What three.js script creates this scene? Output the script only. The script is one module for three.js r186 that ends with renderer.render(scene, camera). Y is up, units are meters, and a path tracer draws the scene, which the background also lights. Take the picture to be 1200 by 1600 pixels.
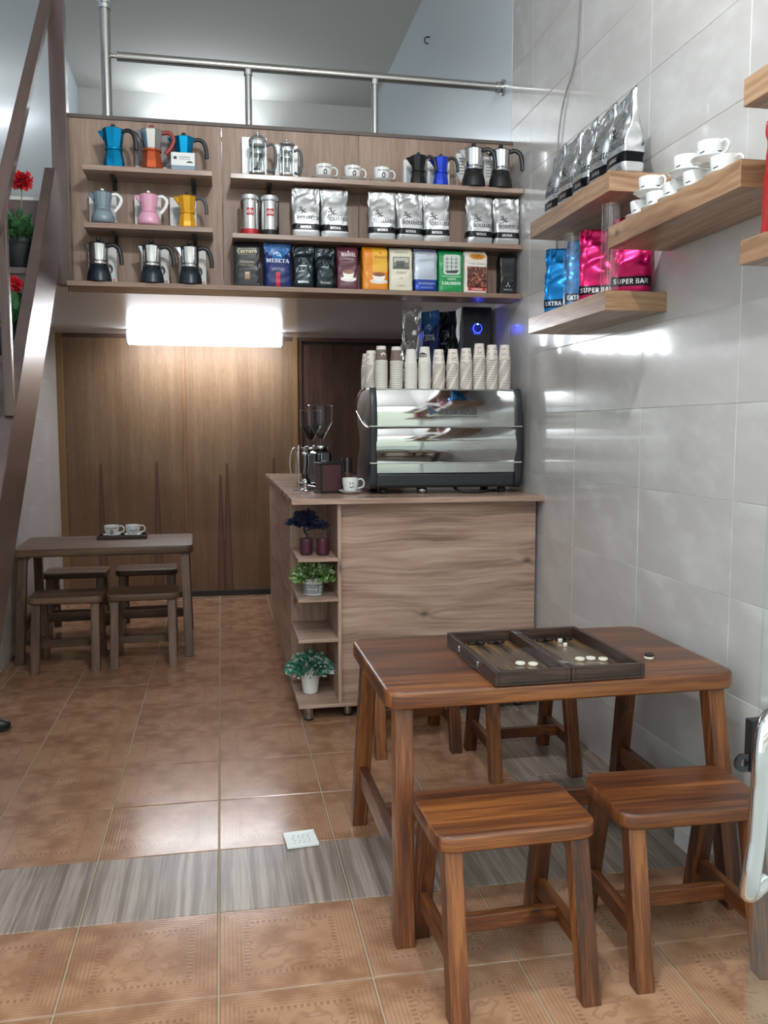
import * as THREE from 'three';
import { RoundedBoxGeometry } from 'three/addons/geometries/RoundedBoxGeometry.js';
import { mergeGeometries, toCreasedNormals } from 'three/addons/utils/BufferGeometryUtils.js';
import { ImprovedNoise } from 'three/addons/math/ImprovedNoise.js';
import { FontLoader } from 'three/addons/loaders/FontLoader.js';
import { TextGeometry } from 'three/addons/geometries/TextGeometry.js';
import { RectAreaLightUniformsLib } from 'three/addons/lights/RectAreaLightUniformsLib.js';

// ---------- camera, sky, lights, exposure ----------
RectAreaLightUniformsLib.init();
const scene = new THREE.Scene();
const renderer = new THREE.WebGLRenderer();
renderer.toneMapping = THREE.LinearToneMapping;
renderer.toneMappingExposure = 1.0;
renderer.shadowMap.enabled = true;
const camera = new THREE.PerspectiveCamera(61.3, 0.75, 0.05, 60);
camera.position.set(0, 1.5, 0);
camera.rotation.order = 'YXZ';
camera.rotation.y = -10.65 * Math.PI / 180;
camera.rotation.x = -5.416 * Math.PI / 180;
scene.background = new THREE.Color().setRGB(0.88, 0.98, 1.0);       // bright overcast sky over the street
scene.backgroundIntensity = 3.4;
const LAMP = { tube: 15, tubeGlow: 18, mezz: 20, bulb: 10 };           // strengths of the lamps, which are built further down

// ---------- helpers ----------
const PI = Math.PI;
function rng(seed) { let a = seed >>> 0; return () => { a = (a + 0x6D2B79F5) | 0; let t = Math.imul(a ^ (a >>> 15), 1 | a); t = (t + Math.imul(t ^ (t >>> 7), 61 | t)) ^ t; return ((t ^ (t >>> 14)) >>> 0) / 4294967296; }; }
const perlin = new ImprovedNoise();
const taken = {};
function numbered(n) { if (!(n in taken)) { taken[n] = 0; return n; } taken[n]++; return n + '_' + String(taken[n]).padStart(3, '0'); }
function thing(name, label, category, pos = [0, 0, 0], turn = 0, group) {
  const g = new THREE.Group(); g.name = numbered(name); g.position.set(...pos); g.rotation.y = turn;
  g.userData = { label, category }; if (group) g.userData.group = group; scene.add(g); return g;
}
function part(name, geo, mat, parent, pos, rot) {
  const m = new THREE.Mesh(geo, mat); m.name = name; m.castShadow = m.receiveShadow = true;
  if (pos) m.position.set(...pos); if (rot) m.rotation.set(...rot);
  parent.add(m); return m;
}
function single(name, geo, mat, label, category, pos = [0, 0, 0], turn = 0, group) {
  const m = part(numbered(name), geo, mat, scene, pos); m.rotation.y = turn; m.userData = { label, category }; if (group) m.userData.group = group; return m;
}
function struct(name, geo, mat, label, category = 'structure') {
  const m = part(name, geo, mat, scene); m.userData = { kind: 'structure', label, category }; return m;
}
function structGroup(name, label, category) { const g = new THREE.Group(); g.name = name; g.userData = { kind: 'structure', label, category }; scene.add(g); return g; }
function copyOf(src, name, label, pos, turn = 0, group) {
  const c = src.clone(); c.name = numbered(name); c.position.set(...pos); c.rotation.y = turn; c.userData = { ...src.userData, label }; if (group) c.userData.group = group; scene.add(c); return c;
}
// texture coordinates in metres, projected along each face's own normal; the grain runs along u
function triUV(geo, grain = 'x', su = 1, sv = 1, ou = 0, ov = 0) {
  const g = geo.index ? geo.toNonIndexed() : geo; const p = g.attributes.position, uv = new Float32Array(p.count * 2); const G = { x: 0, y: 1, z: 2 }[grain];
  const a = new THREE.Vector3(), b = new THREE.Vector3(), c = new THREE.Vector3(), n = new THREE.Vector3();
  for (let i = 0; i < p.count; i += 3) {
    a.fromBufferAttribute(p, i); b.fromBufferAttribute(p, i + 1); c.fromBufferAttribute(p, i + 2);
    n.subVectors(b, a).cross(c.clone().sub(a)); const an = [Math.abs(n.x), Math.abs(n.y), Math.abs(n.z)]; let k = an.indexOf(Math.max(...an));
    let A = G, B; if (k === G) { A = (G + 1) % 3; B = (G + 2) % 3; } else B = 3 - k - G;
    [a, b, c].forEach((v, j) => { const q = v.toArray(); uv[(i + j) * 2] = q[A] * su + ou; uv[(i + j) * 2 + 1] = q[B] * sv + ov + k * 0.37; });
  }
  g.setAttribute('uv', new THREE.BufferAttribute(uv, 2)); return g;
}
function at(g, x = 0, y = 0, z = 0) { g.translate(x, y, z); return g; }
function rbox(w, h, d, r = 0.003, seg = 1) { return new RoundedBoxGeometry(w, h, d, seg, Math.min(r, w * 0.49, h * 0.49, d * 0.49)); }
function box(x0, x1, y0, y1, z0, z1) { const g = new THREE.BoxGeometry(x1 - x0, y1 - y0, z1 - z0); return at(g, (x0 + x1) / 2, (y0 + y1) / 2, (z0 + z1) / 2); }
function board(x0, x1, y0, y1, z0, z1, r = 0.002) { return at(rbox(x1 - x0, y1 - y0, z1 - z0, r), (x0 + x1) / 2, (y0 + y1) / 2, (z0 + z1) / 2); }
function lathe(pts, seg = 24) { return new THREE.LatheGeometry(pts.map((p) => new THREE.Vector2(...p)), seg); }
function flat(g) { const n = g.index ? g.toNonIndexed() : g; n.computeVertexNormals(); return n; }
function tube(pts, r, seg = 24, rad = 8, closed = false) { return new THREE.TubeGeometry(new THREE.CatmullRomCurve3(pts.map((p) => new THREE.Vector3(...p)), closed, 'centripetal'), seg, r, rad, closed); }
function rod(a, b, r, rad = 12) {
  const A = new THREE.Vector3(...a), B = new THREE.Vector3(...b), d = B.clone().sub(A), g = new THREE.CylinderGeometry(r, r, d.length(), rad);
  g.applyQuaternion(new THREE.Quaternion().setFromUnitVectors(new THREE.Vector3(0, 1, 0), d.clone().normalize())); const m = A.add(B).multiplyScalar(0.5); g.translate(m.x, m.y, m.z); return g;
}
function merge(list) { return mergeGeometries(list.map((g) => { const n = g.index ? g.toNonIndexed() : g; if (!n.attributes.uv) n.setAttribute('uv', new THREE.BufferAttribute(new Float32Array(n.attributes.position.count * 2), 2)); for (const k of Object.keys(n.attributes)) if (!['position', 'normal', 'uv'].includes(k)) n.deleteAttribute(k); return n; })); }
// a bar of square section from a to b; its sides stay level with the axes (a sheared box)
function bar(a, b, w, d) {
  const g = rbox(w, 1, d, 0.004); const p = g.attributes.position;
  for (let i = 0; i < p.count; i++) { const t = p.getY(i) + 0.5; p.setXYZ(i, p.getX(i) + a[0] + (b[0] - a[0]) * t, a[1] + (b[1] - a[1]) * t, p.getZ(i) + a[2] + (b[2] - a[2]) * t); }
  g.computeVertexNormals(); return g;
}
function slab(w, d, t, r, bevel = 0.006) {                           // rounded board lying flat, its top at y = 0
  const s = new THREE.Shape(), x = w / 2 - bevel, y = d / 2 - bevel; s.moveTo(-x + r, -y); s.lineTo(x - r, -y); s.quadraticCurveTo(x, -y, x, -y + r); s.lineTo(x, y - r); s.quadraticCurveTo(x, y, x - r, y); s.lineTo(-x + r, y); s.quadraticCurveTo(-x, y, -x, y - r); s.lineTo(-x, -y + r); s.quadraticCurveTo(-x, -y, -x + r, -y);
  const g = new THREE.ExtrudeGeometry(s, { depth: t - 2 * bevel, bevelEnabled: true, bevelSize: bevel, bevelThickness: bevel, bevelSegments: 3, curveSegments: 8 });
  g.rotateX(PI / 2); g.translate(0, -bevel, 0); return toCreasedNormals(g, 0.6);
}
// tile: top face, chamfers and sides; lies in xz with its top at y = 0; uv 0..1
function tileGeo(w, d, t = 0.008, b = 0.0018) {
  const P = [], U = []; const c = [[-1, -1], [1, -1], [1, 1], [-1, 1]]; const o = c.map(([x, z]) => [x * w / 2, -b, z * d / 2]), i = c.map(([x, z]) => [x * (w / 2 - b), 0, z * (d / 2 - b)]), l = c.map(([x, z]) => [x * w / 2, -t, z * d / 2]);
  const q = (A, B, C, D) => { for (const v of [A, B, C, A, C, D]) { P.push(...v); U.push(v[0] / w + 0.5, 0.5 - v[2] / d); } };
  q(i[3], i[2], i[1], i[0]); for (let k = 0; k < 4; k++) { const m = (k + 1) % 4; q(o[m], o[k], i[k], i[m]); q(l[m], l[k], o[k], o[m]); }
  const g = new THREE.BufferGeometry(); g.setAttribute('position', new THREE.Float32BufferAttribute(P, 3)); g.setAttribute('uv', new THREE.Float32BufferAttribute(U, 2)); g.computeVertexNormals(); return g;
}
// ---------- textures ----------
function pnoise(x, y, px, py, seed) {                                // value noise that repeats every px, py
  const xi = Math.floor(x), yi = Math.floor(y), fx = x - xi, fy = y - yi; const s = (t) => t * t * (3 - 2 * t);
  const h = (i, j) => { i = ((i % px) + px) % px; j = ((j % py) + py) % py; let n = (i * 374761393 + j * 668265263 + seed * 982451653) | 0; n = Math.imul(n ^ (n >>> 13), 1274126177); return ((n ^ (n >>> 16)) >>> 0) / 4294967296; };
  const a = h(xi, yi), b = h(xi + 1, yi), c = h(xi, yi + 1), d = h(xi + 1, yi + 1), u = s(fx), v = s(fy); return a + (b - a) * u + (c - a) * v + (a - b - c + d) * u * v;
}
function fbm(u, v, fx, fy, seed, oct = 4) { let a = 0, w = 0.5, t = 0; for (let k = 0; k < oct; k++) { a += w * pnoise(u * fx, v * fy, fx, fy, seed + k * 17); t += w; w *= 0.5; fx *= 2; fy *= 2; } return a / t; }
function dataTex(w, h, fn, srgb = true) {
  const d = new Uint8Array(w * h * 4); for (let y = 0; y < h; y++) for (let x = 0; x < w; x++) { const c = fn((x + 0.5) / w, (y + 0.5) / h); const k = (y * w + x) * 4; d[k] = Math.max(0, Math.min(255, c[0])); d[k + 1] = Math.max(0, Math.min(255, c[1])); d[k + 2] = Math.max(0, Math.min(255, c[2])); d[k + 3] = 255; }
  const t = new THREE.DataTexture(d, w, h); t.wrapS = t.wrapT = THREE.RepeatWrapping; t.magFilter = THREE.LinearFilter; t.minFilter = THREE.LinearMipmapLinearFilter; t.generateMipmaps = true; if (srgb) t.colorSpace = THREE.SRGBColorSpace; t.needsUpdate = true; return t;
}
const mix = (a, b, t) => a.map((v, i) => v + (b[i] - v) * t), clamp = (t, a = 0, b = 1) => Math.max(a, Math.min(b, t)), smooth = (a, b, t) => { t = clamp((t - a) / (b - a)); return t * t * (3 - 2 * t); };
function woodTex(dark, mid, light, { seed = 1, bands = 10, wave = 0.5, fine = 0.35, knots = 0, w = 1024, h = 512 } = {}) {
  const r = rng(seed * 77 + 5), K = []; for (let k = 0; k < knots; k++) K.push([r(), r()]);
  return dataTex(w, h, (u, v) => {
    let vv = v + (fbm(u, v, 3, 3, seed) - 0.5) * 0.1 * wave, kn = 0; for (const [ku, kv] of K) { let du = Math.abs(u - ku); du = Math.min(du, 1 - du); let dv = v - kv; dv -= Math.round(dv); const q = Math.exp(-(du * du * 500 + dv * dv * 500)); vv += q * 0.05 * Math.sign(dv); const dd = du * du * 3000 + dv * dv * 2500; kn = Math.max(kn, Math.exp(-dd)); }
    const broad = fbm(u, vv + 2, 2, bands, seed + 3, 3), str = fbm(u, vv + 2, 5, bands * 6, seed + 9, 3), pore = pnoise(u * 24, v * 256, 24, 256, seed + 21);
    const t = clamp(broad * 1.25 - 0.12 + (str - 0.5) * 0.8 - (pore - 0.5) * fine); let c = t < 0.5 ? mix(dark, mid, t * 2) : mix(mid, light, t * 2 - 1); return mix(c, dark.map((x) => x * 0.6), kn * 0.8);
  });
}
function canvasTex(w, h, draw) { const c = document.createElement('canvas'); c.width = w; c.height = h; const x = c.getContext('2d'); draw(x, w, h); const t = new THREE.CanvasTexture(c); t.colorSpace = THREE.SRGBColorSpace; t.magFilter = THREE.LinearFilter; t.needsUpdate = true; return t; }
const std = (o) => new THREE.MeshStandardMaterial(o), phys = (o) => new THREE.MeshPhysicalMaterial(o);

const T = {
  honey: woodTex([52, 24, 11], [94, 49, 21], [140, 84, 40], { seed: 3, bands: 9, knots: 3, fine: 0.45 }),
  shaded: woodTex([58, 42, 31], [88, 64, 47], [120, 92, 70], { seed: 5, bands: 8, knots: 2 }),  // honey furniture wood again, darkened and greyed to stand for weaker light
  lam: woodTex([126, 100, 87], [170, 141, 125], [194, 168, 152], { seed: 8, bands: 12, wave: 0.9, fine: 0.15, knots: 2 }),
  fasc: woodTex([130, 105, 89], [149, 124, 108], [166, 142, 126], { seed: 12, bands: 16, wave: 0.3, fine: 0.25 }),
  oak: woodTex([118, 84, 58], [158, 122, 92], [186, 152, 120], { seed: 15, bands: 8, wave: 0.9, fine: 0.25, knots: 1 }),
  ply: woodTex([100, 66, 42], [128, 90, 60], [146, 108, 76], { seed: 18, bands: 22, wave: 0.5, fine: 0.5 }),
  darkDoor: woodTex([62, 40, 32], [78, 52, 42], [92, 64, 52], { seed: 22, bands: 22, wave: 0.5, fine: 0.4 }),
  wenge: woodTex([34, 23, 20], [54, 37, 32], [78, 56, 48], { seed: 25, bands: 16, wave: 1.2, fine: 0.4 }),
  stair: woodTex([62, 46, 42], [74, 56, 52], [86, 67, 62], { seed: 27, bands: 10, wave: 0.6, fine: 0.3 }),
  marble: [31, 32, 33].map((s) => dataTex(512, 256, (u, v) => { const n = fbm(u + v * 0.5, v, 4, 3, s, 5), m = Math.abs(fbm(u, v, 5, 4, s + 5, 4) - 0.5) * 2, f = pnoise(u * 128, v * 64, 128, 64, s); const t = n * 0.7 + m * 0.3 + (f - 0.5) * 0.06; return mix([194, 191, 188], [210, 209, 207], smooth(0.2, 0.8, t)); })),
  terra: [41, 42, 43].map((s) => dataTex(512, 512, (u, v) => {
    const d = Math.min(u, 1 - u, v, 1 - v), e = Math.max(Math.abs(u - 0.5), Math.abs(v - 0.5)); let t = fbm(u, v, 5, 5, s, 5); const sw = fbm(u + 0.3 * fbm(u, v, 3, 3, s + 4), v, 7, 7, s + 8, 3);
    let c = mix([143, 104, 78], [173, 133, 105], smooth(0.25, 0.75, t)); if (d < 0.17) { const l = 0.5 + 0.5 * Math.sin(d * 2 * PI / 0.028); c = mix(c, [116, 80, 62], 0.42 * l * l * (0.4 + 0.6 * sw)); } else if (d < 0.205) { const a = Math.atan2(v - 0.5, u - 0.5), l = Math.sin((Math.abs(u - 0.5) > Math.abs(v - 0.5) ? v : u) * 150) > 0.1 ? 1 : 0; c = mix(c, [112, 74, 60], 0.4 * l); } else { const l = Math.abs(sw - 0.5) < 0.03 ? 1 : 0; c = mix(c, [128, 88, 72], 0.35 * l); }
    return mix(c, [150, 116, 94], 0.35 * smooth(0.5, 0.8, fbm(u, v, 9, 9, s + 30, 3)));
  })),
  terraBump: dataTex(512, 512, (u, v) => { const d = Math.min(u, 1 - u, v, 1 - v); let h = 150 + (fbm(u, v, 20, 20, 4, 3) - 0.5) * 90; if (d < 0.17) h -= 60 * (0.5 + 0.5 * Math.sin(d * 2 * PI / 0.028)); else if (d < 0.205 && Math.sin((Math.abs(u - 0.5) > Math.abs(v - 0.5) ? v : u) * 150) > 0.1) h -= 60; return [h, h, h]; }, false),
  woodTile: [51, 52].map((s) => dataTex(512, 512, (u, v) => { const q = u + 0.008 * (pnoise(u * 4, v * 3, 4, 3, s) - 0.5), a = pnoise(q * 26, v * 1, 26, 1, s), b = pnoise(q * 60, v * 2, 60, 2, s + 3), c2 = pnoise(q * 130, v * 4, 130, 4, s + 9), d = fbm(u, v, 3, 3, s + 12, 3); const t = a * 0.4 + b * 0.3 + c2 * 0.2 + d * 0.25; return mix([112, 99, 90], [162, 148, 137], smooth(0.28, 0.85, t)); })),
};
const rep = (t, sx, sy) => { const c = t.clone(); c.repeat.set(sx, sy); c.needsUpdate = true; return c; };
const M = {
  honey: phys({ map: T.honey, roughness: 0.42, clearcoat: 0.35, clearcoatRoughness: 0.28 }),
  shaded: phys({ map: T.shaded, roughness: 0.5, clearcoat: 0.2, clearcoatRoughness: 0.35 }),  // same wood as the front table, with shade put into its colour
  lam: std({ map: T.lam, roughness: 0.42 }), fasc: std({ map: T.fasc, roughness: 0.5 }), lamGloss: std({ map: T.lam, roughness: 0.22 }), fascGloss: std({ map: T.fasc, roughness: 0.25 }),
  oak: phys({ map: T.oak, roughness: 0.4, clearcoat: 0.4, clearcoatRoughness: 0.15 }),
  ply: std({ map: T.ply, roughness: 0.5 }), darkDoor: std({ map: T.darkDoor, roughness: 0.5 }), wenge: std({ map: T.wenge, roughness: 0.4 }), stair: phys({ map: T.stair, roughness: 0.35, clearcoat: 0.55, clearcoatRoughness: 0.2 }),
  trimWood: std({ color: 0x86663f, roughness: 0.5 }), dark: std({ color: 0x2a2624, roughness: 0.5 }), black: std({ color: 0x141518, roughness: 0.4 }), blackGloss: phys({ color: 0x0c0d10, roughness: 0.25, clearcoat: 0.5, clearcoatRoughness: 0.1 }),
  machine: std({ color: 0x23282d, roughness: 0.38 }), chrome: std({ color: 0xd8dadb, metalness: 1, roughness: 0.1 }), mirror: std({ color: 0xc9cccd, metalness: 1, roughness: 0.06 }), steel: std({ color: 0xb4b4b2, metalness: 1, roughness: 0.24 }), foil: std({ color: 0xcfd2d4, metalness: 1, roughness: 0.27 }),
  plaster: std({ color: 0xd9d8d3, roughness: 0.9 }), paint: phys({ color: 0xd3dbe2, roughness: 0.35, clearcoat: 0.5, clearcoatRoughness: 0.16 }), ceil: std({ color: 0xc2c0b8, roughness: 0.9 }), pvc: phys({ color: 0xd2d4d5, roughness: 0.3, clearcoat: 0.45, clearcoatRoughness: 0.08 }),
  grout: std({ color: 0xa8987f, roughness: 0.9 }), wallGrout: std({ color: 0xd4d2cc, roughness: 0.9 }), white: std({ color: 0xe9ebea, roughness: 0.35 }), porcelain: phys({ color: 0xe8eae8, roughness: 0.2, clearcoat: 0.6, clearcoatRoughness: 0.06 }),
  paper: std({ color: 0xe9e5de, roughness: 0.75 }), glass: phys({ color: 0xffffff, transmission: 1, roughness: 0.02, thickness: 0, ior: 1.45 }), greenGlass: phys({ color: 0xf7fcfa, transmission: 1, roughness: 0.01, thickness: 0, ior: 1.5 }),
  leaf: std({ color: 0x3f6b3c, roughness: 0.6, side: THREE.DoubleSide }), red: std({ color: 0xc8202c, roughness: 0.6, side: THREE.DoubleSide }), rubber: std({ color: 0x1a1a1b, roughness: 0.7 }),
  concrete: std({ color: 0x8d8c88, roughness: 0.9 }), facade: std({ color: 0xcfc8ba, roughness: 0.9 }),
};
const tilesMat = T.marble.map((t) => phys({ map: t, roughness: 0.28, clearcoat: 0.7, clearcoatRoughness: 0.07 }));
const terraMat = T.terra.map((t) => std({ map: t, bumpMap: T.terraBump, bumpScale: 0.0004, roughness: 0.2 }));
const woodTileMat = T.woodTile.map((t) => std({ map: t, roughness: 0.33 }));

// ---------- the room ----------
const XL = -1.38, XR = 1.68, ZF = -1.4, ZP = -7.9, ZB = -9.65, YC = 5.0, YU = 2.33, YM = 2.72;
{
  // floor: bed of grout with each tile on it
  const floor = struct('floor', box(XL - 0.15, XR + 0.15, -0.2, -0.0035, ZB - 0.15, ZF + 0.2), M.grout, 'terracotta tiled shop floor crossed by one strip of grey wood-look tiles', 'floor');
  const P = 0.418, xs = []; for (let x = -0.032 - 4 * P; x < XR; x += P) xs.push(x);
  const zs = [-1.375, -1.795, -2.213, -2.62, -3.03]; while (zs[zs.length - 1] > ZP) zs.push(zs[zs.length - 1] - 0.428);
  const r = rng(4), geos = {};
  for (let j = 0; j < zs.length - 1; j++) for (let i = 0; i < xs.length; i++) {
    const x0 = Math.max(xs[i], XL), x1 = Math.min(xs[i] + P, XR - 0.002), z1 = zs[j], z0 = Math.max(zs[j + 1], ZP + 0.01); if (x1 - x0 < 0.03 || z1 - z0 < 0.03) continue;
    const w = x1 - x0 - 0.005, d = z1 - z0 - 0.005, key = w.toFixed(3) + '_' + d.toFixed(3); const g = geos[key] ??= tileGeo(w, d, 0.008, 0.002);
    const wood = j === 3 || (x0 > 1.15 && z1 < -3.0 && z1 > -4.4); const m = wood ? woodTileMat[Math.floor(r() * 2)] : terraMat[Math.floor(r() * 3)];
    const t = part(wood ? 'wood_look_tile' : 'tile', g, m, floor, [(x0 + x1) / 2, (r() - 0.5) * 0.0008, (z0 + z1) / 2]);
    t.rotation.set((r() - 0.5) * 0.004, wood ? 0 : (Math.abs(w - d) < 0.02 ? Math.floor(r() * 2) * PI : 0), (r() - 0.5) * 0.004);
    if (wood && j !== 3) t.rotation.y = 0;
  }
  // right wall with tiles
  const wr = struct('wall_right', box(XR + 0.002, XR + 0.2, 0, YC, ZB - 0.15, ZF + 0.2), M.wallGrout, 'right wall of glossy cream marbled tiles in long rows', 'wall');
  const rows = []; for (let y = 0.284 - 0.326; y < YC; y += 0.326) rows.push(y);
  const cols = [-1.28]; while (cols[cols.length - 1] > ZP) cols.push(cols[cols.length - 1] - 0.667);
  const wg = {};
  const lay = (parent, X, sgn, zmin, zmax, ymax) => {
    for (let c = 0; c < cols.length - 1; c++) for (const y of rows) {
      const z1 = Math.min(cols[c], zmax), z0 = Math.max(cols[c + 1], zmin), y0 = Math.max(y, 0), y1 = Math.min(y + 0.326, ymax); if (z1 - z0 < 0.03 || y1 - y0 < 0.02) continue;
      const w = z1 - z0 - 0.0024, h = y1 - y0 - 0.0024, k = w.toFixed(3) + '_' + h.toFixed(3); const g = wg[k] ??= tileGeo(w, h, 0.009, 0.001);
      const t = part('tile', g, tilesMat[Math.floor(r() * 3)], parent, [X, (y0 + y1) / 2, (z0 + z1) / 2]); t.rotation.order = 'YXZ'; t.rotation.set(PI / 2 + (r() - 0.5) * 0.003, sgn * PI / 2 + (r() - 0.5) * 0.004, 0);
    }
  };
  lay(wr, XR, -1, -4.95, ZF, YC); lay(wr, XR, -1, ZP, -4.95, YU);
  part('painted_upper', box(XR - 0.001, XR + 0.004, YM, YC, ZB, -4.952), M.paint, wr);
  const wl = struct('wall_left', box(XL - 0.2, XL - 0.002, 0, YC, ZB - 0.15, ZF + 0.2), M.paint, 'left wall, pale glossy paint above and cream tiles below', 'wall');
  lay(wl, XL, 1, ZP, -3.9, YU); part('painted_upper', box(XL - 0.01, XL, YU, YC, ZB, ZF), M.paint, wl); part('painted_lower', box(XL - 0.01, XL, 0, YU, -3.9, ZF), M.paint, wl);
  struct('ceiling', box(XL - 0.2, XR + 0.2, YC, YC + 0.2, ZB - 0.15, ZF + 0.2), M.ceil, 'bare grey concrete ceiling high above the gallery', 'ceiling');
  struct('wall_back_upper', box(XL - 0.2, XR + 0.2, 0, YC, ZB - 0.15, ZB), M.plaster, 'white rear wall of the upper gallery under the ceiling', 'wall');
  // front wall with the shop opening
  const wf = struct('wall_front', box(XL - 0.2, XR + 0.2, 3.0, YC + 0.2, ZF, ZF + 0.2), M.plaster, 'front wall above the open shop entrance behind the viewer', 'wall');
  part('jamb', box(XL - 0.2, XL + 0.12, 0, 3.0, ZF, ZF + 0.2), M.plaster, wf); part('jamb', box(XR - 0.02, XR + 0.2, 0, 3.0, ZF, ZF + 0.2), M.plaster, wf);
  // gallery slab, soffit
  const mz = structGroup('ceiling_gallery', 'glossy grey soffit under the gallery floor', 'ceiling');
  part('slab', box(-0.78, XR, YU + 0.01, YM, ZB, -4.94), M.plaster, mz); part('slab', box(XL, -0.78, YU + 0.01, YM, ZB, -4.94), M.plaster, mz); part('soffit', box(XL, XR, YU, YU + 0.012, ZP, -4.935), M.pvc, mz);
  // partition
  const ply = (x0, x1, stains, seed) => { const W = x1 - x0, H = YU; return std({ roughness: 0.5, map: dataTex(384, 768, (u, v) => {
    const x = u * W, y = v * H, g = fbm(v, u, 2, 20, seed, 3), f = fbm(v, u, 6, 90, seed + 4, 3), p = pnoise(v * 60, u * 300, 60, 300, seed + 7); const t = clamp(0.25 + g * 0.5 + (f - 0.5) * 0.45 - (p - 0.5) * 0.3 + (fbm(u, v, 4, 5, seed + 23, 3) - 0.5) * 0.5);
    let c = mix([100, 74, 53], [142, 114, 86], t); const edge = 1.15 + (fbm(u, 0.3, 9, 2, seed + 11, 3) - 0.5) * 0.5; if (y < edge) c = mix(c, [100, 62, 46], 0.26 * smooth(0, 0.12, edge - y) * (0.6 + 0.8 * fbm(u, v, 5, 6, seed + 19, 3)));
    for (const [sx, sy] of stains) if (y < sy) { const hw = 0.003 + (sy - y) * 0.028, d = Math.abs(Math.abs(x - sx) - hw); c = mix(c, [58, 34, 28], 0.5 * smooth(0.013, 0.003, d + (p - 0.5) * 0.006)); if (Math.abs(x - sx) < hw) c = mix(c, [84, 52, 40], 0.35); }
    return c; }) }); };
  const wp = structGroup('wall_back', 'brown plywood partition below the gallery', 'wall');
  const fit = (g, x0, x1) => { const p = g.attributes.position, uv = g.attributes.uv; for (let i = 0; i < p.count; i++) uv.setXY(i, (p.getX(i) - x0) / (x1 - x0), p.getY(i) / YU); return g; };
  part('plywood_panel', fit(board(-1.325, -0.318, 0.03, YU, ZP - 0.04, ZP, 0.003), -1.325, -0.318), ply(-1.325, -0.318, [[0.285, 1.2], [0.76, 1.22]], 61), wp);
  part('plywood_panel', fit(board(-0.312, 0.65, 0.03, YU, ZP - 0.04, ZP - 0.002, 0.003), -0.312, 0.65), ply(-0.312, 0.65, [[0.3, 1.1], [0.36, 1.2], [0.78, 1.25]], 67), wp);
  part('cover_strip', triUV(board(-0.325, -0.303, 0.03, YU, ZP, ZP + 0.007), 'y', 1, 2), M.ply, wp);
  part('edge_strip', triUV(board(-1.38, -1.325, 0, YU, ZP - 0.04, ZP + 0.02), 'y', 1, 2), M.trimWood, wp); part('edge_strip', triUV(board(0.65, 0.69, 0, YU, ZP - 0.04, ZP + 0.02), 'y', 1, 2), M.trimWood, wp);
  part('head_strip', triUV(board(-1.325, 1.68, YU - 0.035, YU, ZP, ZP + 0.015), 'x', 1, 2), M.darkDoor, wp);
  part('rear_board', box(0.69, 1.68, 0, YU, ZP - 0.06, ZP - 0.03), M.dark, wp);
  const dr = structGroup('door_2', 'dark brown flush door right of the plywood partition', 'door');
  part('door_leaf', triUV(board(0.73, 1.62, 0.02, 2.27, ZP - 0.03, ZP - 0.005), 'y', 1, 1), M.darkDoor, dr); part('door_frame', triUV(board(0.69, 0.73, 0, YU, ZP - 0.03, ZP + 0.01), 'y', 1, 2), M.darkDoor, dr);
  struct('baseboard_back', triUV(board(-1.32, 0.65, 0, 0.05, ZP, ZP + 0.016), 'x', 1, 2), M.dark, 'dark dusty baseboard under the plywood partition', 'baseboard');
  struct('trim_1', merge([board(1.6, 1.679, 0, 0.075, -2.78, -2.68), board(1.655, 1.679, 0, 0.05, -3.4, -2.78)]), M.white, 'white plaster ledge at the foot of the right wall behind the stools', 'trim');
  // fascia of the gallery
  const fs = structGroup('wall_gallery_front', 'pale walnut laminate front of the gallery carrying the product shelves', 'wall');
  part('panel', triUV(board(-0.775, 0.03, 2.235, 3.13, -4.935, -4.92), 'y', 0.9, 0.9), M.fasc, fs); part('panel', triUV(board(0.032, 0.78, 2.235, 3.13, -4.935, -4.9205), 'y', 0.9, 0.9, 0.4, 0.2), M.fasc, fs); part('panel', triUV(board(0.782, 1.678, 2.235, 3.13, -4.935, -4.92), 'y', 0.9, 0.9, 0.1, 0.6), M.fasc, fs);
  part('top_edge', board(-0.78, 1.679, 3.13, 3.15, -4.945, -4.914), std({ color: 0x5d534d, roughness: 0.6 }), fs);
  part('end_edge', board(-0.785, -0.776, 2.235, 3.14, -4.94, -4.916), M.steel, fs);
  // street outside
  struct('ground_outside', box(-30, 30, -0.2, -0.02, ZF + 0.2, 40), M.concrete, 'grey street pavement outside the entrance', 'ground');
  const fc = structGroup('facade_outside', 'pale building across the street behind the viewer', 'building');
  part('wall', box(-14, 16, -0.1, 6.5, 11, 11.6), M.facade, fc);
  for (let k = 0; k < 7; k++) for (const y of [1, 4]) part('window', box(-12 + k * 4, -10.4 + k * 4, y, y + 1.5, 10.94, 11.02), M.blackGloss, fc);
  // glass entrance door leaf
  const gd = structGroup('door_1', 'frameless glass entrance door leaf with chrome pull handle at the right edge', 'door');
  part('glass_pane', at(rbox(0.69, 2.55, 0.01, 0.002), 0.962 + 0.345, 1.29, -1.4 + 0.01), M.greenGlass, gd);
  part('pull_handle', tube([[0.995, 0.99, -1.383], [0.968, 0.99, -1.36], [0.943, 0.975, -1.34], [0.933, 0.935, -1.333], [0.931, 0.86, -1.333], [0.927, 0.77, -1.333], [0.92, 0.69, -1.335], [0.926, 0.664, -1.347], [0.98, 0.66, -1.383]], 0.0165, 56, 14), M.chrome, gd);
  part('lock_plate', board(0.942, 0.985, 0.875, 0.972, -1.402, -1.378), M.black, gd);
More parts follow.
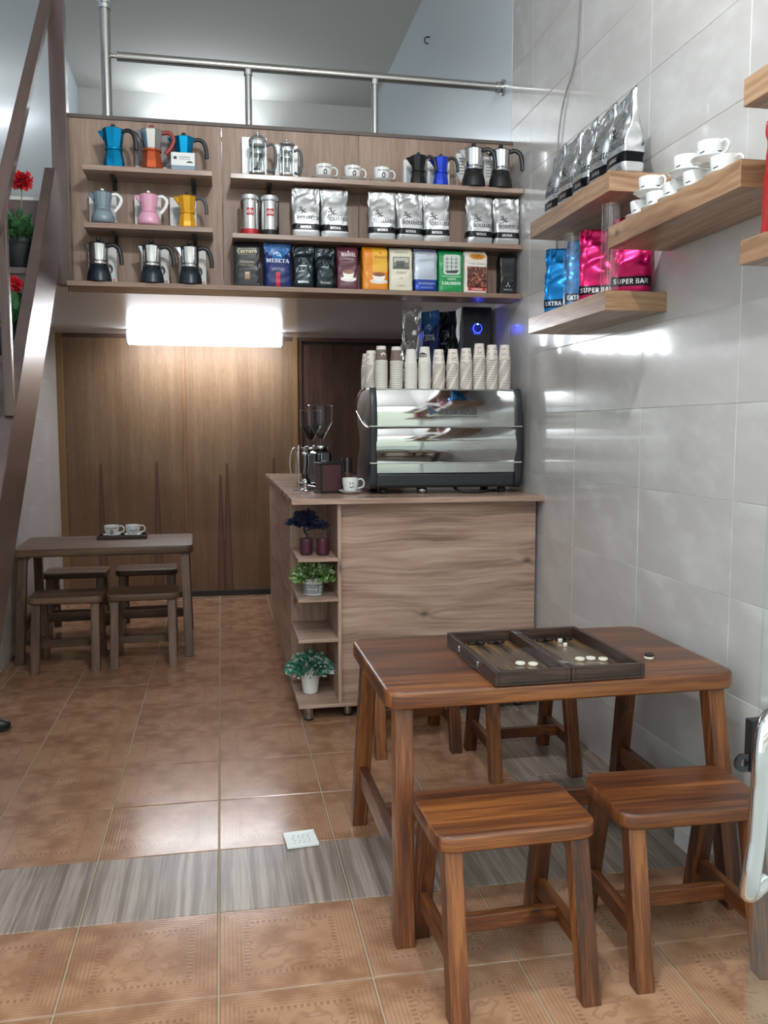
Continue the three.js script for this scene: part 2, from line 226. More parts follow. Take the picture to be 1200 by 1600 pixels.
  const hs = new THREE.Shape(); hs.moveTo(0, -0.017); hs.lineTo(0, 0.017); hs.lineTo(-0.026, 0.017); hs.absarc(-0.03, 0, 0.017, PI / 2, 1.5 * PI); hs.lineTo(0, -0.017); const hole = new THREE.Path(); hole.absarc(-0.028, 0, 0.008, 0, 2 * PI, true); hs.holes.push(hole);
  part('hasp', at(new THREE.ExtrudeGeometry(hs, { depth: 0.005, bevelEnabled: false, curveSegments: 14 }), 0.96, 0.893, -1.388), M.blackGloss, gd);
}
// ---------- lamps ----------
{
  const l = thing('fluorescent_lamp', 'long white glowing tube lamp under the gallery soffit', 'lamp', [-0.11, YU, -7.58]);
  part('housing', at(rbox(1.28, 0.008, 0.11, 0.003), 0, -0.005, 0), M.white, l);
  part('diffuser', at(rbox(1.28, 0.106, 0.15, 0.03, 3), 0, -0.0625, 0), std({ color: 0xffffff, emissive: 0xf2f8ff, emissiveIntensity: LAMP.tubeGlow, roughness: 0.4 }), l);
  for (const s of [-1, 1]) part('end_cap', at(rbox(0.02, 0.11, 0.155, 0.008), s * 0.64, -0.065, 0), M.white, l);
  const a = new THREE.RectAreaLight(0xf2f8ff, LAMP.tube, 1.26, 0.14); a.position.set(0, -0.118, 0); a.rotation.x = -PI / 2; l.add(a);
  const b = new THREE.RectAreaLight(0xf2f8ff, LAMP.tube, 1.26, 0.09); b.position.set(0, -0.065, 0.078); b.rotation.y = PI; l.add(b);
  const m = thing('gallery_lamp', 'tube lamp on the rear wall of the gallery, hidden behind the laminate front', 'lamp', [-0.1, 4.6, ZB + 0.03]);
  part('housing', at(rbox(1.25, 0.06, 0.05, 0.01), 0, 0, 0), M.white, m); part('tube', rod([-0.6, 0.0, 0.06], [0.6, 0.0, 0.06], 0.016), std({ color: 0xffffff, emissive: 0xe9f4ff, emissiveIntensity: 30 }), m);
  const c = new THREE.RectAreaLight(0xe9f4ff, LAMP.mezz, 1.2, 0.12); c.position.set(0, 0.03, 0.08); c.rotation.x = PI * 0.75; m.add(c);
  const p = thing('pendant_bulb', 'bare white bulb hanging from the ceiling inside the entrance', 'lamp', [0.42, 3.75, -1.85]);
  part('cord', rod([0, 0.1, 0], [0, 1.25, 0], 0.004, 6), M.white, p); part('socket', lathe([[0, 0.11], [0.018, 0.1], [0.02, 0.05], [0, 0.05]], 14), M.black, p);
  part('bulb', lathe([[0.0, -0.075], [0.025, -0.068], [0.036, -0.04], [0.034, -0.01], [0.02, 0.03], [0.016, 0.055]], 18), std({ color: 0xffffff, emissive: 0xf6faff, emissiveIntensity: 20 }), p);
  const q = new THREE.PointLight(0xf6faff, LAMP.bulb); q.position.set(0, -0.03, 0); q.castShadow = true; q.shadow.radius = 2.0; p.add(q);
}

// ---------- tables and stools ----------
function makeStool(label, mat, pos, turn, group) {
  const s = thing('wooden_stool', label, 'stool', pos, turn, group), k = pos[0] * 1.7 + pos[2];
  part('seat', triUV(at(slab(0.45, 0.3, 0.045, 0.05, 0.008), 0, 0.465, 0), 'x', 0.5, 1.5, k, k * 0.7), mat, s);
  for (const x of [-1, 1]) for (const z of [-1, 1]) part('leg', triUV(bar([x * 0.18, 0, z * 0.195], [x * 0.175, 0.425, z * 0.105], 0.052, 0.05), 'y', 0.9, 1.6, k + x * 0.3, z * 0.21), mat, s);
  for (const x of [-1, 1]) part('side_stretcher', triUV(board(x * 0.18 - 0.014, x * 0.18 + 0.014, 0.115, 0.165, -0.16, 0.16, 0.003), 'z', 0.9, 1.6, k, x), mat, s);
  part('cross_stretcher', triUV(board(-0.167, 0.167, 0.117, 0.163, -0.014, 0.014, 0.003), 'x', 0.9, 1.6, k, 0.4), mat, s);
  for (const x of [-1, 1]) part('cleat', triUV(board(x * 0.18 - 0.017, x * 0.18 + 0.017, 0.402, 0.4215, -0.082, 0.082, 0.003), 'z', 0.9, 1.6, k, 0.1), mat, s);
  return s;
}
function makeTable(label, mat, pos, turn) {
  const s = thing('wooden_table', label, 'table', pos, turn), k = pos[0];
  part('table_top', triUV(at(slab(1.14, 0.68, 0.055, 0.055, 0.009), 0, 0.735, 0), 'x', 0.45, 1.3, k, k), mat, s);
  for (const x of [-1, 1]) for (const z of [-1, 1]) part('leg', triUV(bar([x * 0.532, 0, z * 0.4], [x * 0.512, 0.684, z * 0.275], 0.056, 0.06), 'y', 0.9, 1.6, k + x * 0.3, z * 0.21), mat, s);
  for (const x of [-1, 1]) part('side_stretcher', triUV(board(x * 0.525 - 0.016, x * 0.525 + 0.016, 0.18, 0.25, -0.335, 0.335, 0.003), 'z', 0.9, 1.6, k, x), mat, s);
  part('cross_stretcher', triUV(board(-0.508, 0.508, 0.185, 0.245, -0.016, 0.016, 0.003), 'x', 0.9, 1.6, k, 0.4), mat, s);
  for (const x of [-1, 1]) part('cleat', triUV(board(x * 0.505 - 0.02, x * 0.505 + 0.02, 0.65, 0.681, -0.24, 0.24, 0.003), 'z', 0.9, 1.6, k, 0.1), mat, s);
  return s;
}
makeTable('glossy honey brown wooden table with the backgammon board on it', M.honey, [1.03, 0, -2.76], 0.01);
makeStool('honey brown wooden stool in front of the table, nearer the room centre', M.honey, [0.742, 0, -2.2], 0.03);
makeStool('reddish brown wooden stool in front of the table, beside the glass door', M.honey, [1.275, 0, -2.225], -0.02);
makeStool('wooden stool behind the backgammon table, nearest the open counter shelves', M.honey, [0.87, 0, -3.98], 0.03);
makeStool('wooden stool behind the backgammon table, close to the tiled wall', M.honey, [1.31, 0, -3.62], 0.0);
makeTable('brown wooden table, shade in its colour, carrying a tray of cups by the partition', M.shaded, [-0.775, 0, -6.19], 0.03);  // far table and its stools: the dimmer light is painted into the wood
makeStool('dull brown stool at the cup tray table, front row, next to the stairs', M.shaded, [-0.975, 0, -5.72], 0.02);
makeStool('dull brown stool at the cup tray table, front row, nearer the counter', M.shaded, [-0.51, 0, -5.75], 0.03);
makeStool('dull brown stool at the cup tray table, partition side, next to the left wall', M.shaded, [-1.07, 0, -6.68], 0.01);
makeStool('dull brown stool at the cup tray table, partition side, nearer the counter', M.shaded, [-0.565, 0, -6.72], 0.02);

// ---------- cups, saucers, tray ----------
function cupPrint(text, draw) { return phys({ roughness: 0.2, clearcoat: 0.6, clearcoatRoughness: 0.06, map: canvasTex(512, 128, (x, w, h) => { x.fillStyle = '#e8eae8'; x.fillRect(0, 0, w, h); draw(x, w, h); }) }); }
const cupMats = {
  mask: cupPrint('', (x) => { for (const cx of [128, 384]) { x.fillStyle = '#3a3230'; x.font = 'bold 22px sans-serif'; x.textAlign = 'center'; x.fillText('MOKARABIA', cx, 38); x.beginPath(); x.ellipse(cx, 74, 20, 27, 0, 0, 7); x.fill(); x.fillStyle = '#d9d4ce'; x.beginPath(); x.ellipse(cx, 72, 10, 14, 0, 0, 7); x.fill(); } }),
  bar: cupPrint('', (x) => { for (const cx of [0, 128, 256, 384, 512]) { x.fillStyle = '#23262b'; x.save(); x.translate(cx, 74); x.rotate(-0.12); x.fillRect(-20, -4, 40, 7); x.restore(); } }),
  word: cupPrint('', (x) => { x.fillStyle = '#2c4a66'; x.font = 'italic bold 34px serif'; x.textAlign = 'center'; for (const cx of [128, 384]) { x.fillText('Pauso', cx, 70); x.fillRect(cx - 30, 82, 60, 5); } }),
  smile: cupPrint('', (x) => { for (const cx of [40, 128, 384]) { x.strokeStyle = '#2b2f33'; x.lineWidth = 7; x.beginPath(); x.arc(cx, 62, 22, 0.2, 2.6); x.stroke(); x.fillStyle = '#2b2f33'; x.fillRect(cx - 18, 38, 8, 14); x.fillRect(cx + 8, 38, 8, 14); } }),
};
function cupGeo(r, h) { const g = lathe([[0, 0.003], [r * 0.5, 0.003], [r * 0.55, 0], [r * 0.62, 0.002], [r * 0.84, h * 0.25], [r * 0.96, h * 0.6], [r, h], [r * 0.94, h], [r * 0.9, h * 0.6], [r * 0.76, h * 0.25], [r * 0.5, h * 0.1], [0, h * 0.09]], 28); const uv = g.attributes.uv, p = g.attributes.position; for (let i = 0; i < p.count; i++) uv.setY(i, clamp(p.getY(i) / h, 0.01, 0.99)); return g; }
function handleGeo(r, h) { return tube([[r * 0.9, h * 0.86, 0], [r * 1.3, h * 0.92, 0], [r * 1.62, h * 0.7, 0], [r * 1.5, h * 0.38, 0], [r * 0.85, h * 0.26, 0]], r * 0.1, 16, 6); }
function saucerGeo(r) { return lathe([[0, 0.004], [r * 0.5, 0.003], [r * 0.55, 0], [r * 0.62, 0.003], [r, 0.016], [r * 0.98, 0.019], [r * 0.6, 0.008], [0, 0.007]], 32); }
function cup(label, mat, r, h, pos, turn, group) { const c = thing('coffee_cup', label, 'cup', pos, turn, group); part('bowl', cupGeo(r, h), mat, c, null, [0, 1.57, 0]); part('handle', handleGeo(r, h), M.porcelain, c); return c; }
function saucer(label, r, pos, group) { return single('saucer', saucerGeo(r), M.porcelain, label, 'saucer', pos, 0, group); }
{
  const tray = thing('serving_tray', 'small dark serving tray with two cups on the table by the partition', 'tray', [-0.7, 0.7355, -6.36], 0.05);
  part('base', at(rbox(0.34, 0.008, 0.2, 0.003), 0, 0.004, 0), M.wenge, tray);
  for (const s of [-1, 1]) { part('rim', at(rbox(0.34, 0.018, 0.008, 0.003), 0, 0.0171, s * 0.096), M.wenge, tray); part('rim', at(rbox(0.008, 0.018, 0.184, 0.003), s * 0.166, 0.0171, 0), M.wenge, tray); }
  const y = 0.7443; saucer('white saucer under the tray cup next to the left wall', 0.062, [-0.775, y, -6.36]); cup('white cup with dark print on the tray, further from the counter', cupMats.mask, 0.052, 0.075, [-0.775, y + 0.007, -6.36], 0.1);
  saucer('white saucer under the tray cup nearer the counter', 0.062, [-0.63, y, -6.36]); cup('white cup with blue handwriting on the tray, nearer the counter', cupMats.word, 0.052, 0.075, [-0.63, y + 0.007, -6.36], 0.2);
}
// ---------- backgammon ----------
{
  const b = thing('backgammon_board', 'open dark wooden backgammon board on the honey brown table', 'board game', [1.03, 0.7353, -2.68], 0.02);
  const field = canvasTex(512, 1024, (x, w, h) => { x.fillStyle = '#57422f'; x.fillRect(0, 0, w, h); const r = rng(9); for (let k = 0; k < 900; k++) { x.fillStyle = ['rgba(40,28,20,.18)', 'rgba(120,92,60,.16)'][k % 2]; x.fillRect(r() * w, r() * h, 2 + r() * 4, 20 + r() * 120); } for (let i = 0; i < 6; i++) for (const s of [0, 1]) { x.fillStyle = (i + s) % 2 ? 'rgba(30,20,16,.85)' : 'rgba(140,104,62,.75)'; x.beginPath(); const a = 20 + i * 79; if (s) { x.moveTo(a, 0); x.lineTo(a + 74, 0); x.lineTo(a + 37, 420); } else { x.moveTo(a, h); x.lineTo(a + 74, h); x.lineTo(a + 37, h - 420); } x.fill(); } });
  const fm = phys({ map: field, roughness: 0.3, clearcoat: 0.5, clearcoatRoughness: 0.12 });
  for (const s of [-1, 1]) {
    const t = part('tray', triUV(at(rbox(0.243, 0.008, 0.52, 0.002), s * 0.1225, 0.004, 0), 'z', 1, 2), M.wenge, b);
    const f = new THREE.PlaneGeometry(0.216, 0.49); f.rotateX(-PI / 2); part('playing_field', at(f, s * 0.1225, 0.0085, 0), fm, t);
    for (const e of [-1, 1]) { part('side_rail', triUV(at(rbox(0.014, 0.038, 0.52, 0.002), s * 0.1225 + e * 0.1145, 0.0272, 0), 'z', 1, 2), M.wenge, t); part('end_rail', triUV(at(rbox(0.215, 0.038, 0.015, 0.002), s * 0.1225, 0.0272, e * 0.2525), 'x', 1, 2), M.wenge, t); }
  }
  for (const z of [0.1, -0.1]) part('latch', at(rbox(0.004, 0.018, 0.02, 0.001), -0.246, 0.026, z), M.chrome, b);
  for (const z of [0.2, -0.2]) part('hinge', at(rbox(0.026, 0.003, 0.03, 0.001), 0, 0.0478, z), M.steel, b);
  const disc = lathe([[0, 0], [0.0145, 0], [0.016, 0.002], [0.016, 0.0065], [0.0145, 0.0085], [0.011, 0.0075], [0, 0.0075]], 20); const cream = std({ color: 0xe2dccb, roughness: 0.35 }), ebony = std({ color: 0x241a17, roughness: 0.35 });
  const y = 0.7353 + 0.0087, NTH = ['first', 'second', 'third', 'fourth', 'last'];
  [[-0.09, 0.07], [-0.052, 0.085]].forEach(([x, z], i) => single('checker', disc, cream, ['cream checker in the latch side tray, nearer the latch', 'cream checker in the latch side tray, nearer the hinge'][i], 'checker', [1.03 + x, y, -2.68 + z]));
  [[0.121, 0.056], [0.16, 0.054], [0.196, 0.07]].forEach(([x, z], i) => single('checker', disc, cream, ['cream checker in the wall side tray, nearest the hinge', 'cream checker in the wall side tray, middle of three', 'cream checker in the wall side tray, nearest the wall'][i], 'checker', [1.03 + x, y, -2.68 + z]));
  for (let k = 0; k < 5; k++) single('checker', disc, ebony, NTH[k] + ' dark checker from the left along the rear rail, latch side tray', 'checker', [1.03 - 0.205 + k * 0.036, y, -2.68 - 0.225 + (k % 2) * 0.008], 0, 'dark checkers in the left tray');
  for (let k = 0; k < 5; k++) single('checker', disc, ebony, NTH[k] + ' dark checker from the left along the rear rail, wall side tray', 'checker', [1.03 + 0.05 + k * 0.036, y, -2.68 - 0.222 + (k % 2) * 0.008], 0, 'dark checkers in the right tray');
  single('die', rbox(0.013, 0.013, 0.013, 0.002, 2), cream, 'cream die on the right tray, further from the front rail', 'die', [1.03 + 0.15, y + 0.0066, -2.68 - 0.185], 0.4);
  single('die', rbox(0.013, 0.013, 0.013, 0.002, 2), cream, 'cream die on the right tray, nearer the front rail', 'die', [1.03 + 0.145, y + 0.0066, -2.68 - 0.125], 0.9);
  single('checker', disc, cream, 'cream checker lying on the bare table top under a dark one', 'checker', [1.4, 0.7354, -2.63]); single('checker', disc, ebony, 'dark checker stacked on the cream one on the bare table top', 'checker', [1.402, 0.7441, -2.632]);
}
// ---------- floor drain, shoe, cable ----------
{
  const d = thing('floor_drain', 'small white square floor drain grate with holes', 'drain', [0.262, 0.0012, -3.045], 0.08);
  const s = new THREE.Shape(); s.moveTo(-0.05, -0.05); s.lineTo(0.05, -0.05); s.lineTo(0.05, 0.05); s.lineTo(-0.05, 0.05); for (let i = 0; i < 4; i++) for (let j = 0; j < 4; j++) { const p = new THREE.Path(); p.absarc(-0.027 + i * 0.018 + (j % 2) * 0.005, -0.027 + j * 0.018, 0.0042, 0, 2 * PI, true); s.holes.push(p); }
  const g = new THREE.ExtrudeGeometry(s, { depth: 0.004, bevelEnabled: false, curveSegments: 8 }); g.rotateX(-PI / 2); part('grate', at(g, 0, 0.003, 0), M.white, d); part('well', at(rbox(0.1, 0.002, 0.1, 0.0005), 0, 0.0015, 0), M.dark, d);
  for (const e of [-1, 1]) { part('rim', at(rbox(0.116, 0.01, 0.008, 0.002), 0, 0.006, e * 0.054), M.white, d); part('rim', at(rbox(0.008, 0.01, 0.1, 0.002), e * 0.054, 0.006, 0), M.white, d); }
  const sh = thing('shoe', 'toe of a black shoe at the left edge beside the stairs', 'shoe', [-1.19, 0.0015, -4.49], 1.57);
  const body = new THREE.SphereGeometry(0.5, 24, 14); body.scale(0.09, 0.09, 0.26); { const p = body.attributes.position; for (let i = 0; i < p.count; i++) { let y = p.getY(i), z = p.getZ(i); y = Math.max(y, -0.02); const lift = z < 0 ? 0.035 * clamp(-z / 0.1) : 0; p.setY(i, y * (1 - 0.15 * clamp(z / 0.13)) + (y > 0 ? lift : 0)); } body.computeVertexNormals(); } part('upper', at(body, 0, 0.032, 0), M.black, sh);
  const sole = new THREE.SphereGeometry(0.5, 24, 10); sole.scale(0.098, 0.026, 0.27); part('sole', at(sole, 0, 0.013, 0), M.rubber, sh);
  single('cable', tube([[1.672, 5.0, -3.9], [1.67, 4.2, -3.93], [1.67, 3.5, -3.97], [1.67, 3.22, -4.02], [1.67, 3.1, -4.14], [1.67, 2.95, -4.2], [1.67, 2.5, -4.2], [1.672, 2.36, -4.2]], 0.004, 60, 6), std({ color: 0x8d8c88, roughness: 0.6 }), 'thin grey cable hanging loosely down the upper right wall', 'cable');
  single('wall_hook', merge([rod([0, 0, 0], [-0.03, 0, 0], 0.006, 8), tube([[-0.03, 0, 0], [-0.045, -0.02, 0], [-0.03, -0.05, 0], [-0.012, -0.045, 0]], 0.005, 12, 6)]), M.dark, 'small dark hook on the painted gallery wall', 'hook', [1.678, 4.59, -6.96]);
}
// ---------- gallery railing ----------
{
  const r = thing('gallery_railing', 'brushed steel railing on top of the gallery front', 'railing', [0, 2.72, -5.1]);
  const ps = part('newel_post', rod([-0.578, 0, 0], [-0.578, 1.06, 0], 0.027, 20), M.steel, r); part('ball_cap', at(new THREE.SphereGeometry(0.04, 20, 14), -0.578, 1.09, 0), M.chrome, ps); part('collar', rod([-0.578, 1.045, 0], [-0.578, 1.065, 0], 0.034, 20), M.chrome, ps);
  part('handrail', rod([-0.52, 0.805, 0], [1.66, 0.795, 0], 0.024, 20), M.steel, r); part('connector', merge([rod([-0.555, 0.805, 0], [-0.515, 0.805, 0], 0.011), at(new THREE.SphereGeometry(0.014, 12, 10), -0.538, 0.805, 0)]), M.chrome, r);
  part('end_flange', merge([rod([1.665, 0.795, 0], [1.679, 0.795, 0], 0.045, 24), rod([1.63, 0.795, 0], [1.668, 0.795, 0], 0.03, 24)]), M.steel, r);
  for (const x of [0.185, 0.905]) { const b = part('baluster', rod([x, 0, 0], [x, 0.775, 0], 0.019, 16), M.steel, r); part('saddle', rod([x, 0.755, 0], [x, 0.785, 0], 0.024, 16), M.chrome, b); }
}
// ---------- stairs ----------
{
  const st = thing('staircase', 'steep brown staircase climbing to the gallery along the left wall', 'stairs', [0, 0, 0]);
  const side = (x, y0f) => { const s = new THREE.Shape(); const up = (z) => 1.568 + 1.15 * (z - 3.672), lo = (z) => 1.051 + 1.09 * (z - 3.604); s.moveTo(2.64, 0); s.lineTo(2.308, 0); s.lineTo(4.76, up(4.76)); s.lineTo(4.93, up(4.76)); s.lineTo(4.93, lo(4.93)); s.lineTo(2.64, 0); const g = new THREE.ExtrudeGeometry(s, { depth: 0.045, bevelEnabled: true, bevelSize: 0.004, bevelThickness: 0.003, bevelSegments: 1 }); g.rotateY(PI / 2); return at(g, x, 0, 0); };
  part('stringer', triUV(side(-0.852), 'z', 0.8, 0.8), M.stair, st); part('stringer', triUV(side(-1.376), 'z', 0.8, 0.8), M.stair, st);
  for (let k = 0; k < 12; k++) { const y = 2.49 - k * 0.2225, z = -4.86 + k * 0.198; if (y < 0.05) break; part('tread', triUV(board(-1.327, -0.853, y - 0.03, y, z, z + 0.235), 'x', 0.8, 0.8), M.stair, st); part('riser', triUV(board(-1.327, -0.853, y, y + 0.19, z - 0.002, z + 0.016), 'x', 0.8, 0.8), M.stair, st); }
  part('post', triUV(bar([-0.785, 2.25, -4.84], [-0.785, 3.68, -4.84], 0.078, 0.085), 'y', 0.8, 0.8), M.stair, st);
  part('handrail', triUV(bar([-0.815, 1.02, -2.4], [-0.815, 3.68, -4.8], 0.05, 0.055), 'y', 0.8, 0.8), M.stair, st);
  for (const z of [3.66, 2.75]) part('baluster', triUV(bar([-0.82, 1.568 + 1.15 * (z - 3.672), -z], [-0.82, 1.02 + 1.108 * (z - 2.4), -z], 0.036, 0.036), 'y', 0.8, 0.8), M.stair, st);
}

// ---------- plants ----------
function leafCloud(n, seed, place, size, bend = 0.25) {               // many small folded leaves
  const r = rng(seed), P = [];
  for (let k = 0; k < n; k++) {
    const { p, d } = place(r, k), L = size * (0.7 + 0.6 * r()), u = new THREE.Vector3(...d).normalize(), s = new THREE.Vector3(r() - 0.5, r() - 0.5, r() - 0.5).cross(u).normalize(), nrm = new THREE.Vector3().crossVectors(u, s);
    const o = new THREE.Vector3(...p), W = L * 0.42; const at2 = (a, b, c) => o.clone().addScaledVector(u, a * L).addScaledVector(s, b * W).addScaledVector(nrm, c * L);
    const A = at2(0, 0, 0), B = at2(0.35, 1, bend), C = at2(0.8, 0.7, bend), D = at2(1, 0, 0), E = at2(0.8, -0.7, bend), F = at2(0.35, -1, bend), m = at2(0.5, 0, 0.02);
    for (const t of [[A, B, m], [B, C, m], [C, D, m], [D, E, m], [E, F, m], [F, A, m]]) for (const v of t) P.push(v.x, v.y, v.z);
  }
  const g = new THREE.BufferGeometry(); g.setAttribute('position', new THREE.Float32BufferAttribute(P, 3)); g.computeVertexNormals(); return g;
}
const dome = (rx, ry, y0, inner = 0.55) => (r) => { const a = r() * 2 * PI, t = Math.acos(r() * 0.95), q = inner + (1 - inner) * r(); const d = [Math.sin(t) * Math.cos(a), Math.cos(t), Math.sin(t) * Math.sin(a)]; return { p: [d[0] * rx * q, y0 + d[1] * ry * q, d[2] * rx * q], d: [d[0] + (r() - 0.5) * 0.8, d[1] * 0.7 + (r() - 0.3) * 0.6, d[2] + (r() - 0.5) * 0.8] }; };
const stuff = (m) => { m.userData.kind = 'stuff'; return m; };
const leafMat = (c) => phys({ color: c, roughness: 0.65, side: THREE.DoubleSide, transmission: 0 });
function geranium(label, pos, s, seed, heads) {
  const g = thing('potted_geranium', label, 'plant', pos, 0);
  const pot = part('pot', lathe([[0, 0], [0.06, 0], [0.068, 0.13], [0.08, 0.135], [0.082, 0.165], [0.074, 0.165], [0.07, 0.14], [0, 0.14]].map(([a, b]) => [a * s, b * s]), 28), std({ color: 0x23272b, roughness: 0.5 }), g); part('rim', at(new THREE.TorusGeometry(0.08 * s, 0.005 * s, 8, 28).rotateX(PI / 2), 0, 0.163 * s, 0), M.black, pot);
  stuff(part('leaves', leafCloud(190, seed, dome(0.08 * s, 0.14 * s, 0.15 * s, 0.25), 0.055 * s, 0.12), leafMat(0x3b6a3e), g)); part('withered_leaves', leafCloud(6, seed + 5, (r) => { const a = r() * 6.3; return { p: [Math.cos(a) * 0.06 * s, 0.16 * s, Math.sin(a) * 0.06 * s], d: [Math.cos(a), -0.5, Math.sin(a)] }; }, 0.045 * s), leafMat(0xb9a24e), g);
  for (const [x, y, z, q] of heads) { part('flower_stem', tube([[0, 0.2 * s, 0], [x * 0.6, y * 0.7, z * 0.6], [x, y, z]], 0.0028, 10, 5), leafMat(0x6f8a52), g); part('flower_head', leafCloud(220, seed + 9, (r) => { const a = r() * 6.3, t = Math.acos(2 * r() - 1), d = [Math.sin(t) * Math.cos(a), Math.cos(t) * 0.7, Math.sin(t) * Math.sin(a)]; const e = q * (0.15 + 0.6 * r()); return { p: [x + d[0] * e, y + d[1] * e, z + d[2] * e], d }; }, q * 0.42, 0.3), M.red, g); }
  return g;
}
geranium('red geranium in a black pot on the upper stair step', [-0.945, 2.268, -4.58], 0.95, 11, [[0.02, 0.43, 0.02, 0.052], [-0.05, 0.31, 0.03, 0.012]]);
geranium('red geranium in a black pot on a lower stair step', [-0.945, 1.823, -4.2], 0.95, 23, [[0.045, 0.33, 0.0, 0.042]]);

// ---------- counter ----------
const CY = 1.155;                                                    // top of the worktop
{
  const c = thing('counter_unit', 'pale walnut counter unit with open corner shelves on steel feet', 'counter', [0, 0, 0]);
  const wood = (name, g, gr, ou = 0, ov = 0, parent = c) => part(name, triUV(g, gr, 0.8, 1.5, ou, ov), M.lam, parent);
  wood('front_panel', board(0.598, 1.66, 0.085, CY - 0.031, -4.42, -4.4), 'x', 0.1, 0.2); wood('divider_panel', board(0.578, 0.597, 0.085, CY - 0.031, -4.8, -4.36), 'y', 0.3, 0.1);
  wood('niche_back', board(0.37, 0.577, 0.085, CY - 0.031, -4.815, -4.8), 'y', 0.5, 0.4); wood('side_panel', board(0.37, 0.388, 0.085, CY - 0.031, -6.88, -4.816), 'z', 0.2, 0.7); wood('end_panel', board(0.389, 1.0, 0.085, CY - 0.031, -6.88, -6.862), 'x', 0.2, 0.7);
  for (const y of [0.83, 0.622, 0.41]) wood('shelf', board(0.372, 0.577, y, y + 0.018, -4.799, -4.35), 'x', y, y); wood('bottom_board', board(0.37, 1.66, 0.066, 0.0845, -4.8, -4.345), 'x', 0.6, 0.3);
  for (const [x, z] of [[0.425, -4.375], [0.635, -4.42], [1.58, -4.42], [0.43, -6.8], [0.43, -5.6]]) { const f = part('foot', lathe([[0, 0], [0.024, 0], [0.024, 0.06], [0.027, 0.062], [0.027, 0.0655], [0, 0.0655]], 20), M.steel, c, [x, 0.0012, z]); part('foot_pad', lathe([[0, 0], [0.025, 0], [0.025, 0.008], [0, 0.008]], 16), M.rubber, f); }
  const s = new THREE.Shape(); s.moveTo(0.345, 4.33); s.lineTo(1.679, 4.33); s.lineTo(1.679, 5.1); s.lineTo(1.0, 5.1); s.lineTo(1.0, 6.9); s.lineTo(0.345, 6.9); const g = new THREE.ExtrudeGeometry(s, { depth: 0.026, bevelEnabled: true, bevelSize: 0.002, bevelThickness: 0.002, bevelSegments: 1 }); g.rotateX(-PI / 2);
  single('worktop', triUV(at(g, 0, CY - 0.028, 0), 'x', 0.8, 1.5, 0.3, 0.6), M.lamGloss, 'long L-shaped walnut laminate worktop carrying the espresso machine', 'worktop');
}
